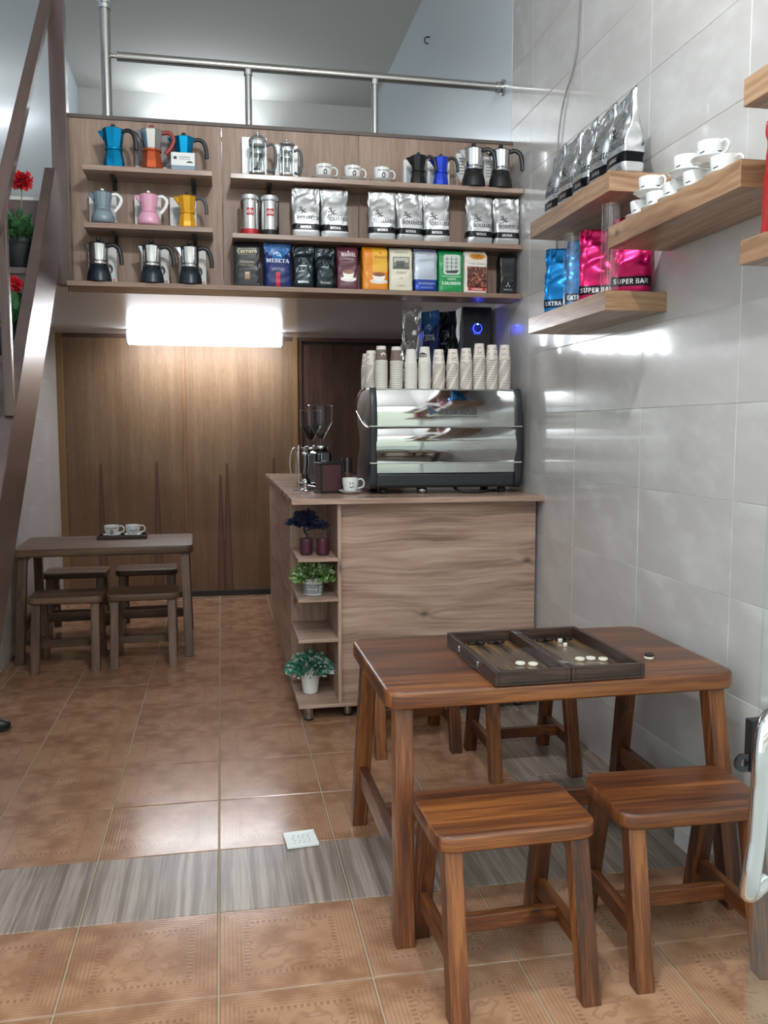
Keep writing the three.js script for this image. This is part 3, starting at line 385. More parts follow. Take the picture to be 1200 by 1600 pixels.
// plants in the open shelves
{
  const y1 = 0.8485, y2 = 0.6405, y3 = 0.085; const burg = std({ color: 0x4b2233, roughness: 0.4 });
  const potG = lathe([[0, 0], [0.029, 0], [0.033, 0.01], [0.034, 0.075], [0.036, 0.085], [0.031, 0.085], [0.03, 0.07], [0, 0.068]], 24);
  const b = thing('bonsai_plant', 'dark blue artificial bonsai in a burgundy pot on the top open shelf', 'plant', [0.43, y1, -4.5]);
  part('pot', potG, burg, b); part('trunk', tube([[0, 0.06, 0], [0.006, 0.1, 0.01], [-0.01, 0.13, 0], [0.0, 0.17, 0]], 0.006, 14, 6), std({ color: 0x2a2430, roughness: 0.8 }), b); part('branch', tube([[-0.01, 0.125, 0], [0.04, 0.14, 0.01], [0.075, 0.14, 0]], 0.004, 10, 5), std({ color: 0x2a2430, roughness: 0.8 }), b);
  const pads = [[-0.005, 0.19, 0, 0.055, 0.038], [-0.05, 0.16, 0, 0.045, 0.03], [0.06, 0.142, 0.01, 0.055, 0.03], [0.01, 0.15, -0.02, 0.06, 0.035]];
  for (const [x, y, z, rx, ry] of pads) stuff(part('foliage', leafCloud(230, 31 + x * 1000 | 0, (r) => { const q = dome(rx, ry, 0, 0.2)(r); return { p: [q.p[0] + x, q.p[1] + y, q.p[2] + z], d: q.d }; }, 0.02), leafMat(0x2b3150), b));
  single('burgundy_pot', potG, burg, 'small empty burgundy pot beside the dark blue bonsai', 'pot', [0.515, y1, -4.47]);
  const w = thing('potted_plant', 'green leafy plant in a white and grey tin on the second open shelf', 'plant', [0.465, y2, -4.49]);
  const oct = flat(lathe([[0, 0], [0.05, 0], [0.06, 0.085], [0.062, 0.088], [0.055, 0.088], [0.05, 0.07], [0, 0.07]], 8)); { const p = oct.attributes.position, uv = oct.attributes.uv; for (let i = 0; i < p.count; i++) uv.setXY(i, p.getX(i) / 0.13 + 0.5, p.getY(i) / 0.09); }
  part('pot', oct, std({ roughness: 0.5, map: canvasTex(256, 176, (x, W, H) => { x.fillStyle = '#e4e6e6'; x.fillRect(0, 0, W, H); x.fillStyle = '#8d949b'; x.fillRect(0, 62, W, 100); x.strokeStyle = '#e9ebec'; x.lineWidth = 3; x.strokeRect(40, 84, 110, 58); x.fillStyle = '#e9ebec'; x.font = 'italic bold 34px serif'; x.fillText('Flower', 46, 124); x.fillRect(184, 84, 30, 56); x.fillStyle = '#8d949b'; x.fillRect(190, 92, 18, 6); x.fillRect(190, 104, 18, 28); }) }), w);
  stuff(part('leaves', leafCloud(260, 41, dome(0.105, 0.085, 0.075, 0.3), 0.036), leafMat(0x6a8f4c), w)); stuff(part('pale_flowers', leafCloud(140, 43, dome(0.108, 0.09, 0.08, 0.85), 0.022), leafMat(0xc3cfa8), w));
  const k = thing('potted_plant', 'turquoise green bushy plant in a white ribbed pot on the bottom shelf', 'plant', [0.452, y3, -4.56]);
  const ribbed = lathe([[0, 0], [0.034, 0], [0.038, 0.006], [0.05, 0.1], [0.052, 0.125], [0.054, 0.13], [0.047, 0.13], [0.045, 0.1], [0, 0.1]], 72); { const p = ribbed.attributes.position; for (let i = 0; i < p.count; i++) { const a = Math.atan2(p.getZ(i), p.getX(i)), f = 1 + 0.025 * Math.cos(a * 24) * (p.getY(i) < 0.12 ? 1 : 0); p.setX(i, p.getX(i) * f); p.setZ(i, p.getZ(i) * f); } ribbed.computeVertexNormals(); }
  part('pot', ribbed, M.white, k); stuff(part('leaves', leafCloud(420, 51, dome(0.12, 0.105, 0.115, 0.35), 0.024), leafMat(0x3f8a72), k)); stuff(part('pale_tips', leafCloud(260, 53, dome(0.125, 0.11, 0.11, 0.8), 0.018), leafMat(0xc4cfc9), k));
}
// ---------- espresso machine ----------
{
  const m = thing('espresso_machine', 'large espresso machine with mirror polished rear panels and black sides', 'coffee machine', [1.205, CY, -4.56]);
  const W = 0.85, x0 = -W / 2, x1 = W / 2;                             // z = 0 is the customer side, the machine runs back to z = -0.5
  const sp = new THREE.Shape(); sp.moveTo(-0.03, 0.035); sp.quadraticCurveTo(0.0, 0.04, 0.0, 0.09); sp.lineTo(0.012, 0.33); sp.quadraticCurveTo(0.012, 0.5, -0.03, 0.565); sp.lineTo(-0.2, 0.568); sp.quadraticCurveTo(-0.38, 0.56, -0.45, 0.5); sp.quadraticCurveTo(-0.46, 0.43, -0.42, 0.36); sp.quadraticCurveTo(-0.3, 0.28, -0.4, 0.21); sp.quadraticCurveTo(-0.47, 0.17, -0.46, 0.06); sp.lineTo(-0.4, 0.035); sp.lineTo(-0.03, 0.035);
  const sideGeo = () => { const g = new THREE.ExtrudeGeometry(sp, { depth: 0.026, bevelEnabled: true, bevelSize: 0.006, bevelThickness: 0.006, bevelSegments: 3, curveSegments: 14 }); g.rotateY(-PI / 2); return toCreasedNormals(g, 0.7); };   // profile x -> world z, thickness -> -x
  const flip = (g) => g;
  part('side_panel', at(sideGeo(), x0 + 0.034, 0, 0), M.machine, m); part('side_panel', at(sideGeo(), x1 - 0.006, 0, 0), M.machine, m);
  for (const [sx, nm2] of [[x0 + 0.0, 0], [x1 - 0.0, 1]]) part('chrome_piping', merge([tube([[sx, 0.57, -0.16], [sx, 0.562, -0.32], [sx, 0.527, -0.42], [sx, 0.5, -0.455]], 0.0055, 18, 6), tube([[sx, 0.455, -0.452], [sx, 0.44, -0.4], [sx, 0.38, -0.2], [sx, 0.36, -0.06], [sx, 0.36, 0.014]], 0.005, 24, 6)]), M.chrome, m);
  const strip = (name, pts, mat) => { const g = new THREE.BufferGeometry(), P = [], U = [], I = []; const n = pts.length, xa = x0 + 0.034, xb = x1 - 0.034, N = 12; for (let k = 0; k < n; k++) for (let i = 0; i <= N; i++) { const u = i / N, bow = 0.01 * (1 - (2 * u - 1) ** 2); P.push(xa + (xb - xa) * u, pts[k][1], pts[k][0] + bow); U.push(u, k / (n - 1)); } for (let k = 0; k < n - 1; k++) for (let i = 0; i < N; i++) { const a = k * (N + 1) + i; I.push(a, a + 1, a + N + 2, a, a + N + 2, a + N + 1); } g.setAttribute('position', new THREE.Float32BufferAttribute(P, 3)); g.setAttribute('uv', new THREE.Float32BufferAttribute(U, 2)); g.setIndex(I); g.computeVertexNormals(); return part(name, g, mat, m); };
  const curve = (a, b, f, n = 10) => Array.from({ length: n + 1 }, (_, k) => { const y = a + (b - a) * k / n; return [f(y), y]; });
  strip('lower_mirror_panel', curve(0.115, 0.165, (y) => -0.006 + 0.02 * (y - 0.115)), M.mirror); strip('middle_mirror_panel', curve(0.172, 0.362, (y) => -0.004 + 0.02 * Math.sin((y - 0.172) / 0.19 * PI)), M.mirror);
  const up = strip('upper_mirror_panel', curve(0.368, 0.56, (y) => -0.001 - 0.9 * (y - 0.368) ** 2), M.mirror);
  part('trim_strip', at(rbox(W + 0.004, 0.008, 0.016, 0.003), 0, 0.365, 0.01), M.chrome, m); part('trim_strip', at(rbox(W + 0.002, 0.008, 0.016, 0.003), 0, 0.1685, 0.004), M.chrome, m);
  part('base_skirt', at(rbox(W - 0.062, 0.085, 0.44, 0.02, 3), 0, 0.075, -0.222), M.machine, m);
  part('core', board(x0 + 0.036, x1 - 0.036, 0.12, 0.555, -0.36, -0.06, 0.01), M.steel, m);
  part('cup_tray', at(rbox(W - 0.062, 0.01, 0.38, 0.003), 0, 0.563, -0.22), M.steel, m);
  for (const x of [-0.34, 0.33]) for (const z of [-0.06, -0.38]) part('foot', lathe([[0, 0], [0.022, 0], [0.026, 0.01], [0.02, 0.036], [0, 0.036]], 16), M.rubber, m, [x, 0.0005, z]);
  part('drain_hose', tube([[0.05, 0.05, -0.1], [0.08, 0.012, -0.02], [0.18, 0.01, 0.0], [0.3, 0.01, -0.08]], 0.008, 20, 8), M.rubber, m); part('waste_cup', lathe([[0, 0], [0.03, 0], [0.03, 0.034], [0, 0.034]], 18), M.chrome, m, [-0.12, 0.0005, -0.08]);
  // raised lettering on the upper panel
  const font = await new FontLoader().loadAsync('fonts/droid/droid_serif_bold.typeface.json');
  const tg = new TextGeometry('Simonelli', { font, size: 0.032, depth: 0.002, curveSegments: 5, bevelEnabled: false }); tg.applyMatrix4(new THREE.Matrix4().makeShear(0, 0, 0.22, 0, 0, 0));
  const ink = std({ color: 0x4a4d52, metalness: 0.4, roughness: 0.4 }), emblem = new THREE.Shape(); emblem.moveTo(0, 0.04); emblem.lineTo(0.05, 0.012); emblem.lineTo(0.01, -0.006);
  const sign = part('lettering', merge([tg, at(new THREE.BoxGeometry(0.26, 0.002, 0.002), 0.09, -0.012, 0.001)]), ink, m, [-0.05, 0.43, 0.0075], [-0.115, 0, 0]);
  part('emblem', at(new THREE.ExtrudeGeometry(emblem, { depth: 0.002, bevelEnabled: false }), -0.055, 0, 0), std({ color: 0x33475f, roughness: 0.4 }), sign);
}
// ---------- paper cups stacked on the machine ----------
{
  const R = 0.0346, H = 0.085; // mouth down
  const body = (mat) => mat; const cupG = lathe([[R, 0], [R + 0.002, 0.002], [R + 0.0015, 0.005], [R - 0.0005, 0.006], [R * 0.74, H], [R * 0.7, H], [R * 0.69, H - 0.006], [0, H - 0.006]], 22); { const uv = cupG.attributes.uv, p = cupG.attributes.position; for (let i = 0; i < p.count; i++) uv.setY(i, p.getY(i) / H); }
  const art = { plain: M.paper,
    brown: std({ roughness: 0.7, map: canvasTex(256, 128, (x) => { x.fillStyle = '#e6e1d8'; x.fillRect(0, 0, 256, 128); x.fillStyle = '#7d6c62'; x.fillRect(0, 30, 256, 86); x.fillStyle = '#efe9e0'; for (const c of [64, 192]) { x.beginPath(); x.ellipse(c, 70, 20, 16, 0, 0, 7); x.fill(); } x.fillStyle = '#7d6c62'; for (const c of [64, 192]) { x.beginPath(); x.ellipse(c, 76, 13, 9, 0, 0, 7); x.fill(); } }) }),
    logo: std({ roughness: 0.7, map: canvasTex(256, 128, (x) => { x.fillStyle = '#e9e5de'; x.fillRect(0, 0, 256, 128); x.fillStyle = '#55504c'; for (const c of [64, 192]) { x.fillRect(c - 34, 60, 68, 26); x.beginPath(); x.ellipse(c, 60, 26, 12, 0, 0, 7); x.fill(); } x.fillStyle = '#e9e5de'; x.font = 'bold 17px sans-serif'; x.textAlign = 'center'; for (const c of [64, 192]) x.fillText('COFFEE', c, 80); }) }),
    doodle: std({ roughness: 0.7, map: canvasTex(256, 128, (x) => { x.fillStyle = '#ece4da'; x.fillRect(0, 0, 256, 128); x.strokeStyle = '#6f6660'; x.lineWidth = 3; for (const c of [32, 96, 160, 224]) { x.strokeRect(c - 16, 30, 26, 10); x.beginPath(); x.arc(c, 66, 12, 0, 4.5); x.stroke(); x.beginPath(); x.moveTo(c - 20, 84); x.lineTo(c + 18, 76); x.stroke(); x.fillStyle = '#6f6660'; x.fillRect(c - 20, 92, 40, 3); x.fillRect(c - 20, 116, 44, 4); } }) }) };
  const names = ['first', 'second', 'third', 'fourth', 'fifth', 'sixth', 'seventh', 'eighth', 'ninth', 'tenth'];
  const xs = [0.868, 0.953, 1.034, 1.112, 1.192, 1.272, 1.349, 1.424, 1.498, 1.572], hs = [0.232, 0.23, 0.218, 0.232, 0.219, 0.222, 0.229, 0.255, 0.249, 0.25], kinds = ['brown', 'brown', 'plain', 'logo', 'doodle', 'doodle', 'doodle', 'doodle', 'doodle', 'doodle'];
  const ORD = ['first', 'second', 'third', 'fourth', 'fifth', 'sixth', 'seventh', 'eighth', 'ninth', 'tenth', 'eleventh', 'twelfth', 'thirteenth', 'fourteenth', 'fifteenth', 'sixteenth', 'seventeenth', 'eighteenth', 'nineteenth', 'twentieth', 'twenty-first'];
  const y0 = CY + 0.5685; const stack = (x, z, h, kind, label, group) => { const n = Math.round((h - H) / 0.0094) + 1, pitch = (h - H) / (n - 1); for (let k = 0; k < n; k++) { const top = k === n - 1; single('paper_cup', cupG, art[kind], top ? 'topmost paper cup of ' + label : ORD[k] + ' paper cup from the bottom of ' + label, 'cup', [x, y0 + k * pitch, z], 0.3 + x * 9 + (top ? 0 : k * 0.15), group); } };
  xs.forEach((x, i) => stack(x, -4.7, hs[i], kinds[i], `front stack ${names[i]} from the left`, `cups in the ${names[i]} front stack`));
  stack(0.828, -4.79, 0.215, 'doodle', 'the nearer rear stack', 'cups in the near rear stack'); stack(0.822, -4.88, 0.205, 'doodle', 'the farther rear stack', 'cups in the far rear stack');
}
// ---------- things on the counter ----------
{
  const hopper = phys({ color: 0xe9edf0, transmission: 1, roughness: 0.04, thickness: 0, ior: 1.45 }), beans = std({ color: 0x2b1c15, roughness: 0.6 });
  const grinder = (label, pos, turn, full, s) => {
    const g = thing('coffee_grinder', label, 'grinder', pos, turn);
    part('base', at(rbox(0.15 * s, 0.03, 0.2 * s, 0.008, 2), 0, 0.015, 0), M.blackGloss, g); part('body', at(rbox(0.105 * s, 0.2 * s, 0.14 * s, 0.025, 3), 0, 0.03 + 0.1 * s, -0.02), M.blackGloss, g); part('front_plate', at(rbox(0.05 * s, 0.13 * s, 0.006, 0.003), 0, 0.035 + 0.12 * s, 0.053 * s), M.chrome, g);
    part('collar', lathe([[0, 0], [0.045 * s, 0], [0.045 * s, 0.03], [0.022 * s, 0.035], [0, 0.035]], 24), M.steel, g, [0, 0.03 + 0.2 * s, -0.02]); part('neck', lathe([[0.018 * s, 0], [0.018 * s, 0.05 * s]], 20), hopper, g, [0, 0.06 + 0.2 * s, -0.02]);
    const h = part('hopper', lathe([[0.018 * s, 0.0], [0.068 * s, 0.09 * s], [0.07 * s, 0.1 * s], [0.07 * s, 0.19 * s]], 32), hopper, g, [0, 0.1 + 0.2 * s, -0.02]); part('hopper_lid', lathe([[0, 0.19 * s], [0.071 * s, 0.19 * s], [0.071 * s, 0.195 * s], [0, 0.197 * s]], 28), hopper, h); part('beans', lathe([[0, 0.004], [0.014 * s, 0.004], [0.014 * s + 0.05 * s * full, 0.09 * s * full], [0, 0.1 * s * full]], 20), beans, h);
    part('doser', lathe([[0, 0], [0.04 * s, 0], [0.042 * s, 0.05 * s], [0, 0.055 * s]], 20), M.blackGloss, g, [0.02, 0.06 + 0.06 * s, 0.075 * s]); part('lever', tube([[0.055 * s, 0.11 * s, 0.06], [0.09 * s, 0.1 * s, 0.07], [0.12 * s, 0.12 * s, 0.06]], 0.006, 12, 6), M.chrome, g); part('fork', tube([[-0.03, 0.08 * s, 0.08], [-0.05, 0.08 * s, 0.12], [0.03, 0.08 * s, 0.12]], 0.004, 12, 6), M.chrome, g);
    return g;
  };
  grinder('black coffee grinder with a nearly empty clear hopper on the counter', [0.57, CY, -4.97], 0.25, 0.35, 0.98); grinder('coffee grinder with a hopper full of dark beans, behind the nearly empty one', [0.54, CY, -5.24], 0.2, 0.98, 0.92);
  const n = thing('napkin_holder', 'burgundy napkin box with black corner edges on the counter', 'napkin holder', [0.58, CY, -4.74], 0.28); const burg = std({ color: 0x4a2a2e, roughness: 0.4 });
  part('body', at(rbox(0.125, 0.155, 0.09, 0.006), 0, 0.083, 0), burg, n); for (const x of [-1, 1]) part('corner_edge', at(rbox(0.01, 0.158, 0.012, 0.003), x * 0.061, 0.081, 0.0425), M.black, n); part('base', at(rbox(0.135, 0.012, 0.1, 0.004), 0, 0.0065, 0), M.black, n); part('rim', at(rbox(0.135, 0.01, 0.1, 0.004), 0, 0.164, 0), M.black, n);
  const t = thing('sugar_jar', 'clear glass jar behind the burgundy napkin box', 'jar', [0.7, CY, -4.86]); part('glass', lathe([[0, 0.002], [0.03, 0.002], [0.034, 0.02], [0.034, 0.19], [0.031, 0.19], [0.031, 0.02], [0, 0.008]], 24), hopper, t); part('sugar', lathe([[0, 0.009], [0.03, 0.02], [0.03, 0.1], [0, 0.105]], 20), std({ color: 0x7b5a40, roughness: 0.8 }), t);
  saucer('white saucer on the counter beside the napkin box', 0.066, [0.69, CY + 0.0005, -4.66]); cup('white cup with a smile print on the counter beside the napkin box', cupMats.smile, 0.046, 0.078, [0.69, CY + 0.0078, -4.66], 0.0);
  const w = thing('wire_rack', 'round chrome wire spoon rack left of the grinders', 'rack', [0.44, CY, -5.0]); part('base', lathe([[0, 0], [0.045, 0], [0.045, 0.006], [0, 0.008]], 20), M.chrome, w); part('stem', rod([0, 0.005, 0], [0, 0.26, 0], 0.005, 8), M.chrome, w); for (let k = 0; k < 7; k++) { const a = k / 7 * 2 * PI; part('wire', tube([[0, 0.25, 0], [Math.cos(a) * 0.04, 0.235, Math.sin(a) * 0.04], [Math.cos(a) * 0.058, 0.16, Math.sin(a) * 0.058], [Math.cos(a) * 0.05, 0.09, Math.sin(a) * 0.05]], 0.0022, 14, 5), M.chrome, w); }
  const p = thing('tamper', 'chrome tamper standing at the counter edge by the wire rack', 'tamper', [0.465, CY, -4.86]); part('foot', lathe([[0, 0], [0.029, 0], [0.029, 0.012], [0.012, 0.02], [0, 0.02]], 22), M.chrome, p); part('grip', lathe([[0, 0.019], [0.01, 0.02], [0.015, 0.045], [0.018, 0.06], [0, 0.072]], 18), M.chrome, p);
}
// ---------- speaker, bags and shelf behind the machine ----------
{
  const sh = thing('wall_bracket_shelf', 'wooden wall shelf behind the paper cups under the dark speaker', 'shelf', [0, 0, 0]); part('board', triUV(board(1.06, 1.678, 1.79, 1.82, -5.45, -5.12), 'x', 0.8, 1.5), M.lam, sh); for (const x of [1.15, 1.6]) part('bracket', board(x, x + 0.02, 1.68, 1.789, -5.44, -5.2), M.dark, sh); part('back_rail', triUV(board(1.06, 1.678, 1.6, 1.789, -5.47, -5.45), 'x', 0.8, 1.5), M.lam, sh);
  const s = thing('speaker', 'tall black speaker with a glowing blue control ring and grey side', 'speaker', [1.555, 1.82, -5.29], 0.0);
  part('cabinet', at(rbox(0.185, 0.43, 0.22, 0.008, 2), 0, 0.2155, 0), M.blackGloss, s); part('side_cover', at(rbox(0.006, 0.42, 0.21, 0.002), -0.0955, 0.2155, 0), std({ color: 0x8d949a, roughness: 0.4 }), s); part('knob', rod([0.0, 0.3, 0.11], [0.0, 0.3, 0.12], 0.026, 24), M.black, s);
  const blue = std({ color: 0x101020, emissive: 0x2a3cff, emissiveIntensity: 6 }), dot = std({ color: 0xffffff, emissive: 0x8fb4ff, emissiveIntensity: 10 });
  part('glow_ring', at(new THREE.TorusGeometry(0.026, 0.0035, 8, 28), 0, 0.3, 0.117), blue, s); part('indicator', at(new THREE.SphereGeometry(0.005, 10, 8), 0, 0.325, 0.119), dot, s); for (const x of [-0.016, 0, 0.016]) part('indicator', at(new THREE.SphereGeometry(0.0035, 8, 6), x, 0.268, 0.112), blue, s); part('display', board(-0.025, 0.025, 0.375, 0.395, 0.109, 0.1115, 0.001), std({ color: 0x2a1a22, roughness: 0.2 }), s);
  const pl = new THREE.PointLight(0x2a3cff, 0.012); pl.position.set(0, 0.3, 0.16); pl.castShadow = true; s.add(pl);
}

// ---------- shelves ----------
const gy = { l1: 2.84, l2: 2.555, bot: 2.262, r1: 2.836, r2: 2.532 };
{
  const sh = (label, x0, x1, y, brackets) => { const s = thing('display_shelf', label, 'shelf', [0, 0, 0], 0, undefined); part('board', triUV(board(x0, x1, y - 0.026, y - 0.0005, -4.919, -4.72), 'x', 0.8, 1.5, x0, y), M.fascGloss, s); for (const x of brackets) { const b = part('bracket', merge([board(x - 0.012, x + 0.012, y - 0.075, y - 0.027, -4.919, -4.912), board(x - 0.012, x + 0.012, y - 0.032, y - 0.0265, -4.912, -4.78)]), M.dark, s); part('brace', merge([bar([x, y - 0.07, -4.912], [x, y - 0.03, -4.82], 0.012, 0.006)]), M.dark, b); } };
  sh('short laminate shelf, upper of the two short ones left of the gallery front', -0.667, -0.022, gy.l1, [-0.53, -0.12]); sh('short laminate shelf, lower of the two short ones left of the gallery front', -0.669, -0.022, gy.l2, [-0.53, -0.12]);
  sh('wide laminate shelf with the glass coffee presses and cups', 0.073, 1.677, gy.r1, [0.28, 1.5]); sh('wide laminate shelf with the row of silver bags', 0.077, 1.677, gy.r2, []); sh('long bottom laminate shelf running across the whole gallery front', -0.76, 1.677, gy.bot, []);
  const fl = (label, y0, y1, z0, z1) => single('floating_shelf', triUV(board(1.43, 1.6795, y0, y1, z0, z1, 0.002), 'z', 0.9, 1.8, y0, z0), M.oak, label, 'shelf');
  fl('thick floating wall shelf with five silver bags standing on it', 2.384, 2.457, -3.93, -3.09); fl('thick floating wall shelf with blue and pink foil bags', 1.95, 2.024, -3.93, -3.1); fl('thick floating wall shelf with stacked espresso cups', 2.173, 2.25, -3.09, -2.25); fl('thick floating wall shelf cut by the frame at the top right corner', 2.385, 2.46, -2.25, -1.5); fl('thick floating wall shelf under the red bag at the right edge', 1.957, 2.024, -2.24, -1.5);
}
// ---------- foil bags ----------
function bagGeo(w, h, d, { seed = 1, crumple = 0.004, brick = 0, tip = 0 } = {}) {
  const N = 44, R = 30, P = [], U = [], I = [];
  for (let j = 0; j <= R; j++) {
    const v = j / R; let dep = brick ? (v < 0.86 ? 1 : 1 - smooth(0.86, 1, v) * 0.7) : (0.82 + 0.18 * smooth(0, 0.12, v)) * (1 - smooth(0.35, 0.93, v) * 0.93); dep = Math.max(dep, 0.035);
    const wid = brick ? 1 - 0.02 * smooth(0.85, 1, v) : 1 - 0.05 * Math.sin(clamp(v / 0.85) * PI) * 0.6; const e = brick ? 7 : 5 - 2.4 * v;
    for (let i = 0; i <= N; i++) {
      const a = i / N * 2 * PI, ca = Math.cos(a), sa = Math.sin(a); let x = Math.sign(ca) * Math.pow(Math.abs(ca), 2 / e) * w / 2 * wid, z = Math.sign(sa) * Math.pow(Math.abs(sa), 2 / e) * d / 2 * dep;
      const nn = perlin.noise(Math.cos(a) * 1.6 + seed * 3.1, v * 4.2, Math.sin(a) * 1.6 + seed), n2 = perlin.noise(x / w * 7 + seed * 5, v * 9, sa * 2 + seed * 2), rd = 1 - Math.abs(perlin.noise(x / w * 4 + v * 3 + seed, v * 5 - x / w * 2, seed * 1.7 + sa)) * 2; const amp = crumple * (brick ? 0.6 : 0.5 + v * 1.1);
      const k = (nn * 1.4 + n2 * 0.7 + (rd - 0.5) * 0.9) * amp * (v > 0.97 ? 0.4 : 1) * smooth(0, 0.06, v); z += k * Math.sign(sa || 1) * Math.min(1, Math.abs(sa) * 2); x += k * 0.6 * ca; const y = h * v + (v > 0.6 ? n2 * crumple * 0.8 : 0) + tip * (x / w) * smooth(0.7, 1, v);
      P.push(x, Math.max(0, y), z); U.push(clamp(x / w + 0.5, 0.004, 0.996), clamp(v, 0.004, 0.996));
    }
  }
  for (let j = 0; j < R; j++) for (let i = 0; i < N; i++) { const a = j * (N + 1) + i; I.push(a, a + N + 1, a + 1, a + 1, a + N + 1, a + N + 2); }
  const b = P.length / 3; P.push(0, 0, 0); U.push(0.5, 0.01); P.push(0, h, 0); U.push(0.5, 0.99); for (let i = 0; i < N; i++) { I.push(b, i, i + 1); I.push(b + 1, R * (N + 1) + i + 1, R * (N + 1) + i); }
  const g = new THREE.BufferGeometry(); g.setAttribute('position', new THREE.Float32BufferAttribute(P, 3)); g.setAttribute('uv', new THREE.Float32BufferAttribute(U, 2)); g.setIndex(I); g.computeVertexNormals(); return g;
}
const txt = (x, s, cx, y, font, color, max) => { x.fillStyle = color; x.font = font; x.textAlign = 'center'; x.fillText(s, cx, y, max); };
const print = (w, h, draw, o = {}) => std({ map: canvasTex(w, h, draw), roughness: 0.35, ...o });
const B = {};
B.silver = print(256, 448, (x, w, h) => { x.fillStyle = '#cfd2d4'; x.fillRect(0, 0, w, h); x.strokeStyle = '#2a2a2c'; x.lineWidth = 7; x.beginPath(); x.arc(84, 186, 11, 0, 7); x.stroke(); x.beginPath(); x.moveTo(86, 198); x.lineTo(104, 222); x.lineTo(82, 248); x.moveTo(60, 212); x.lineTo(96, 212); x.lineTo(130, 196); x.moveTo(104, 222); x.lineTo(140, 232); x.moveTo(112, 214); x.lineTo(116, 244); x.moveTo(70, 240); x.lineTo(50, 268); x.stroke(); txt(x, 'CAFFE', 170, 254, '20px sans-serif', '#45464a'); txt(x, 'MOKARABIA', 148, 296, 'bold 50px sans-serif', '#141517', 200); x.fillStyle = '#1c1d20'; x.fillRect(0, 330, w, 56); txt(x, 'MOKA', 128, 370, 'bold 34px sans-serif', '#d8dadc'); }, { metalness: 0.6, roughness: 0.36 });
B.silverShiny = B.silver.clone(); B.silverShiny.metalness = 0.9; B.silverShiny.roughness = 0.27;
const foil = (bg, dark, label, hi) => print(256, 512, (x, w, h) => { x.fillStyle = bg; x.fillRect(0, 0, w, h); x.fillStyle = hi; x.globalAlpha = 0.35; x.fillRect(30, 300, 196, 60); x.globalAlpha = 1; x.fillStyle = dark; x.fillRect(0, 392, w, 64); txt(x, label, 128, 440, 'bold 44px sans-serif', '#d2d6da', 226); }, { metalness: 0.6, roughness: 0.3 });
B.blue = foil('#0d78ba', '#10263e', 'EXTRA BAR', '#0b6db0'); B.pink = foil('#bb0d58', '#26101c', 'SUPER BAR', '#a50d52');
B.black1 = print(256, 448, (x, w, h) => { x.fillStyle = '#14161a'; x.fillRect(0, 0, w, h); txt(x, 'Carraro', 128, 116, 'bold 50px serif', '#d9cf9a', 190); x.strokeStyle = '#8a8350'; x.lineWidth = 4; x.strokeRect(46, 74, 164, 56); txt(x, 'CENTENO', 128, 214, 'bold 26px serif', '#c7b98a'); txt(x, 'GRAN CREMA', 128, 246, '20px serif', '#c7b98a'); x.fillStyle = '#9a7a58'; x.fillRect(104, 300, 48, 78); x.fillStyle = '#d8cdbb'; x.fillRect(110, 310, 36, 12); });
B.meseta = print(256, 448, (x, w, h) => { x.fillStyle = '#1c2c66'; x.fillRect(0, 0, w, h); x.fillStyle = '#2a6bb0'; x.beginPath(); x.moveTo(0, 0); x.lineTo(w, 0); x.lineTo(w, 60); x.lineTo(128, 190); x.lineTo(0, 60); x.fill(); x.strokeStyle = '#e4ecf4'; x.lineWidth = 8; x.beginPath(); x.arc(124, 124, 34, 3.3, 6.6); x.stroke(); x.beginPath(); x.arc(140, 100, 20, 1, 4.2); x.stroke(); txt(x, 'MESETA', 128, 196, 'bold 54px serif', '#f0f4f8', 220); x.fillStyle = '#d2203a'; x.fillRect(106, 300, 40, 148); });
const darkBag = (seed) => print(256, 448, (x, w, h) => { x.fillStyle = '#1f2a30'; x.fillRect(0, 0, w, h); const r = rng(seed); x.strokeStyle = '#9aa6ac'; x.lineWidth = 4; for (let k = 0; k < 5; k++) { x.beginPath(); x.arc(100 + r() * 60, 150 + r() * 110, 12 + r() * 30, r() * 6, r() * 6 + 3); x.stroke(); } x.fillStyle = '#aab4ba'; x.fillRect(76, 206, 92, 14); txt(x, 'MANUEL', 128, 396, 'bold 30px serif', '#c9d0d4'); }, { metalness: 0.4, roughness: 0.25 });
B.dark1 = darkBag(3); B.dark2 = darkBag(8);
const cupArt = (x, cx, cy, s) => { x.fillStyle = '#e8e4dd'; x.beginPath(); x.ellipse(cx, cy + 62 * s, 78 * s, 22 * s, 0, 0, 7); x.fill(); x.fillStyle = '#f2efe9'; x.beginPath(); x.moveTo(cx - 58 * s, cy); x.quadraticCurveTo(cx - 52 * s, cy + 66 * s, cx, cy + 66 * s); x.quadraticCurveTo(cx + 52 * s, cy + 66 * s, cx + 58 * s, cy); x.fill(); x.fillStyle = '#8a5230'; x.beginPath(); x.ellipse(cx, cy, 56 * s, 18 * s, 0, 0, 7); x.fill(); };
B.maroon = print(256, 448, (x, w, h) => { x.fillStyle = '#5c2a3a'; x.fillRect(0, 0, w, h); txt(x, 'MANUEL', 140, 110, 'bold 44px serif', '#ecdfe0', 180); x.fillStyle = '#ecdfe0'; x.fillRect(130, 52, 14, 18); x.fillRect(70, 136, 140, 4); cupArt(x, 140, 268, 1.2); });
B.orange = print(256, 448, (x, w, h) => { x.fillStyle = '#e28a1c'; x.fillRect(0, 0, w, h); x.fillStyle = '#e8b23a'; x.fillRect(96, 10, 150, 250); txt(x, 'Manuel', 176, 124, 'bold 40px serif', '#a0441c', 130); x.fillStyle = '#d94f2a'; x.beginPath(); x.arc(176, 66, 12, 0, 7); x.fill(); cupArt(x, 160, 286, 1.15); });
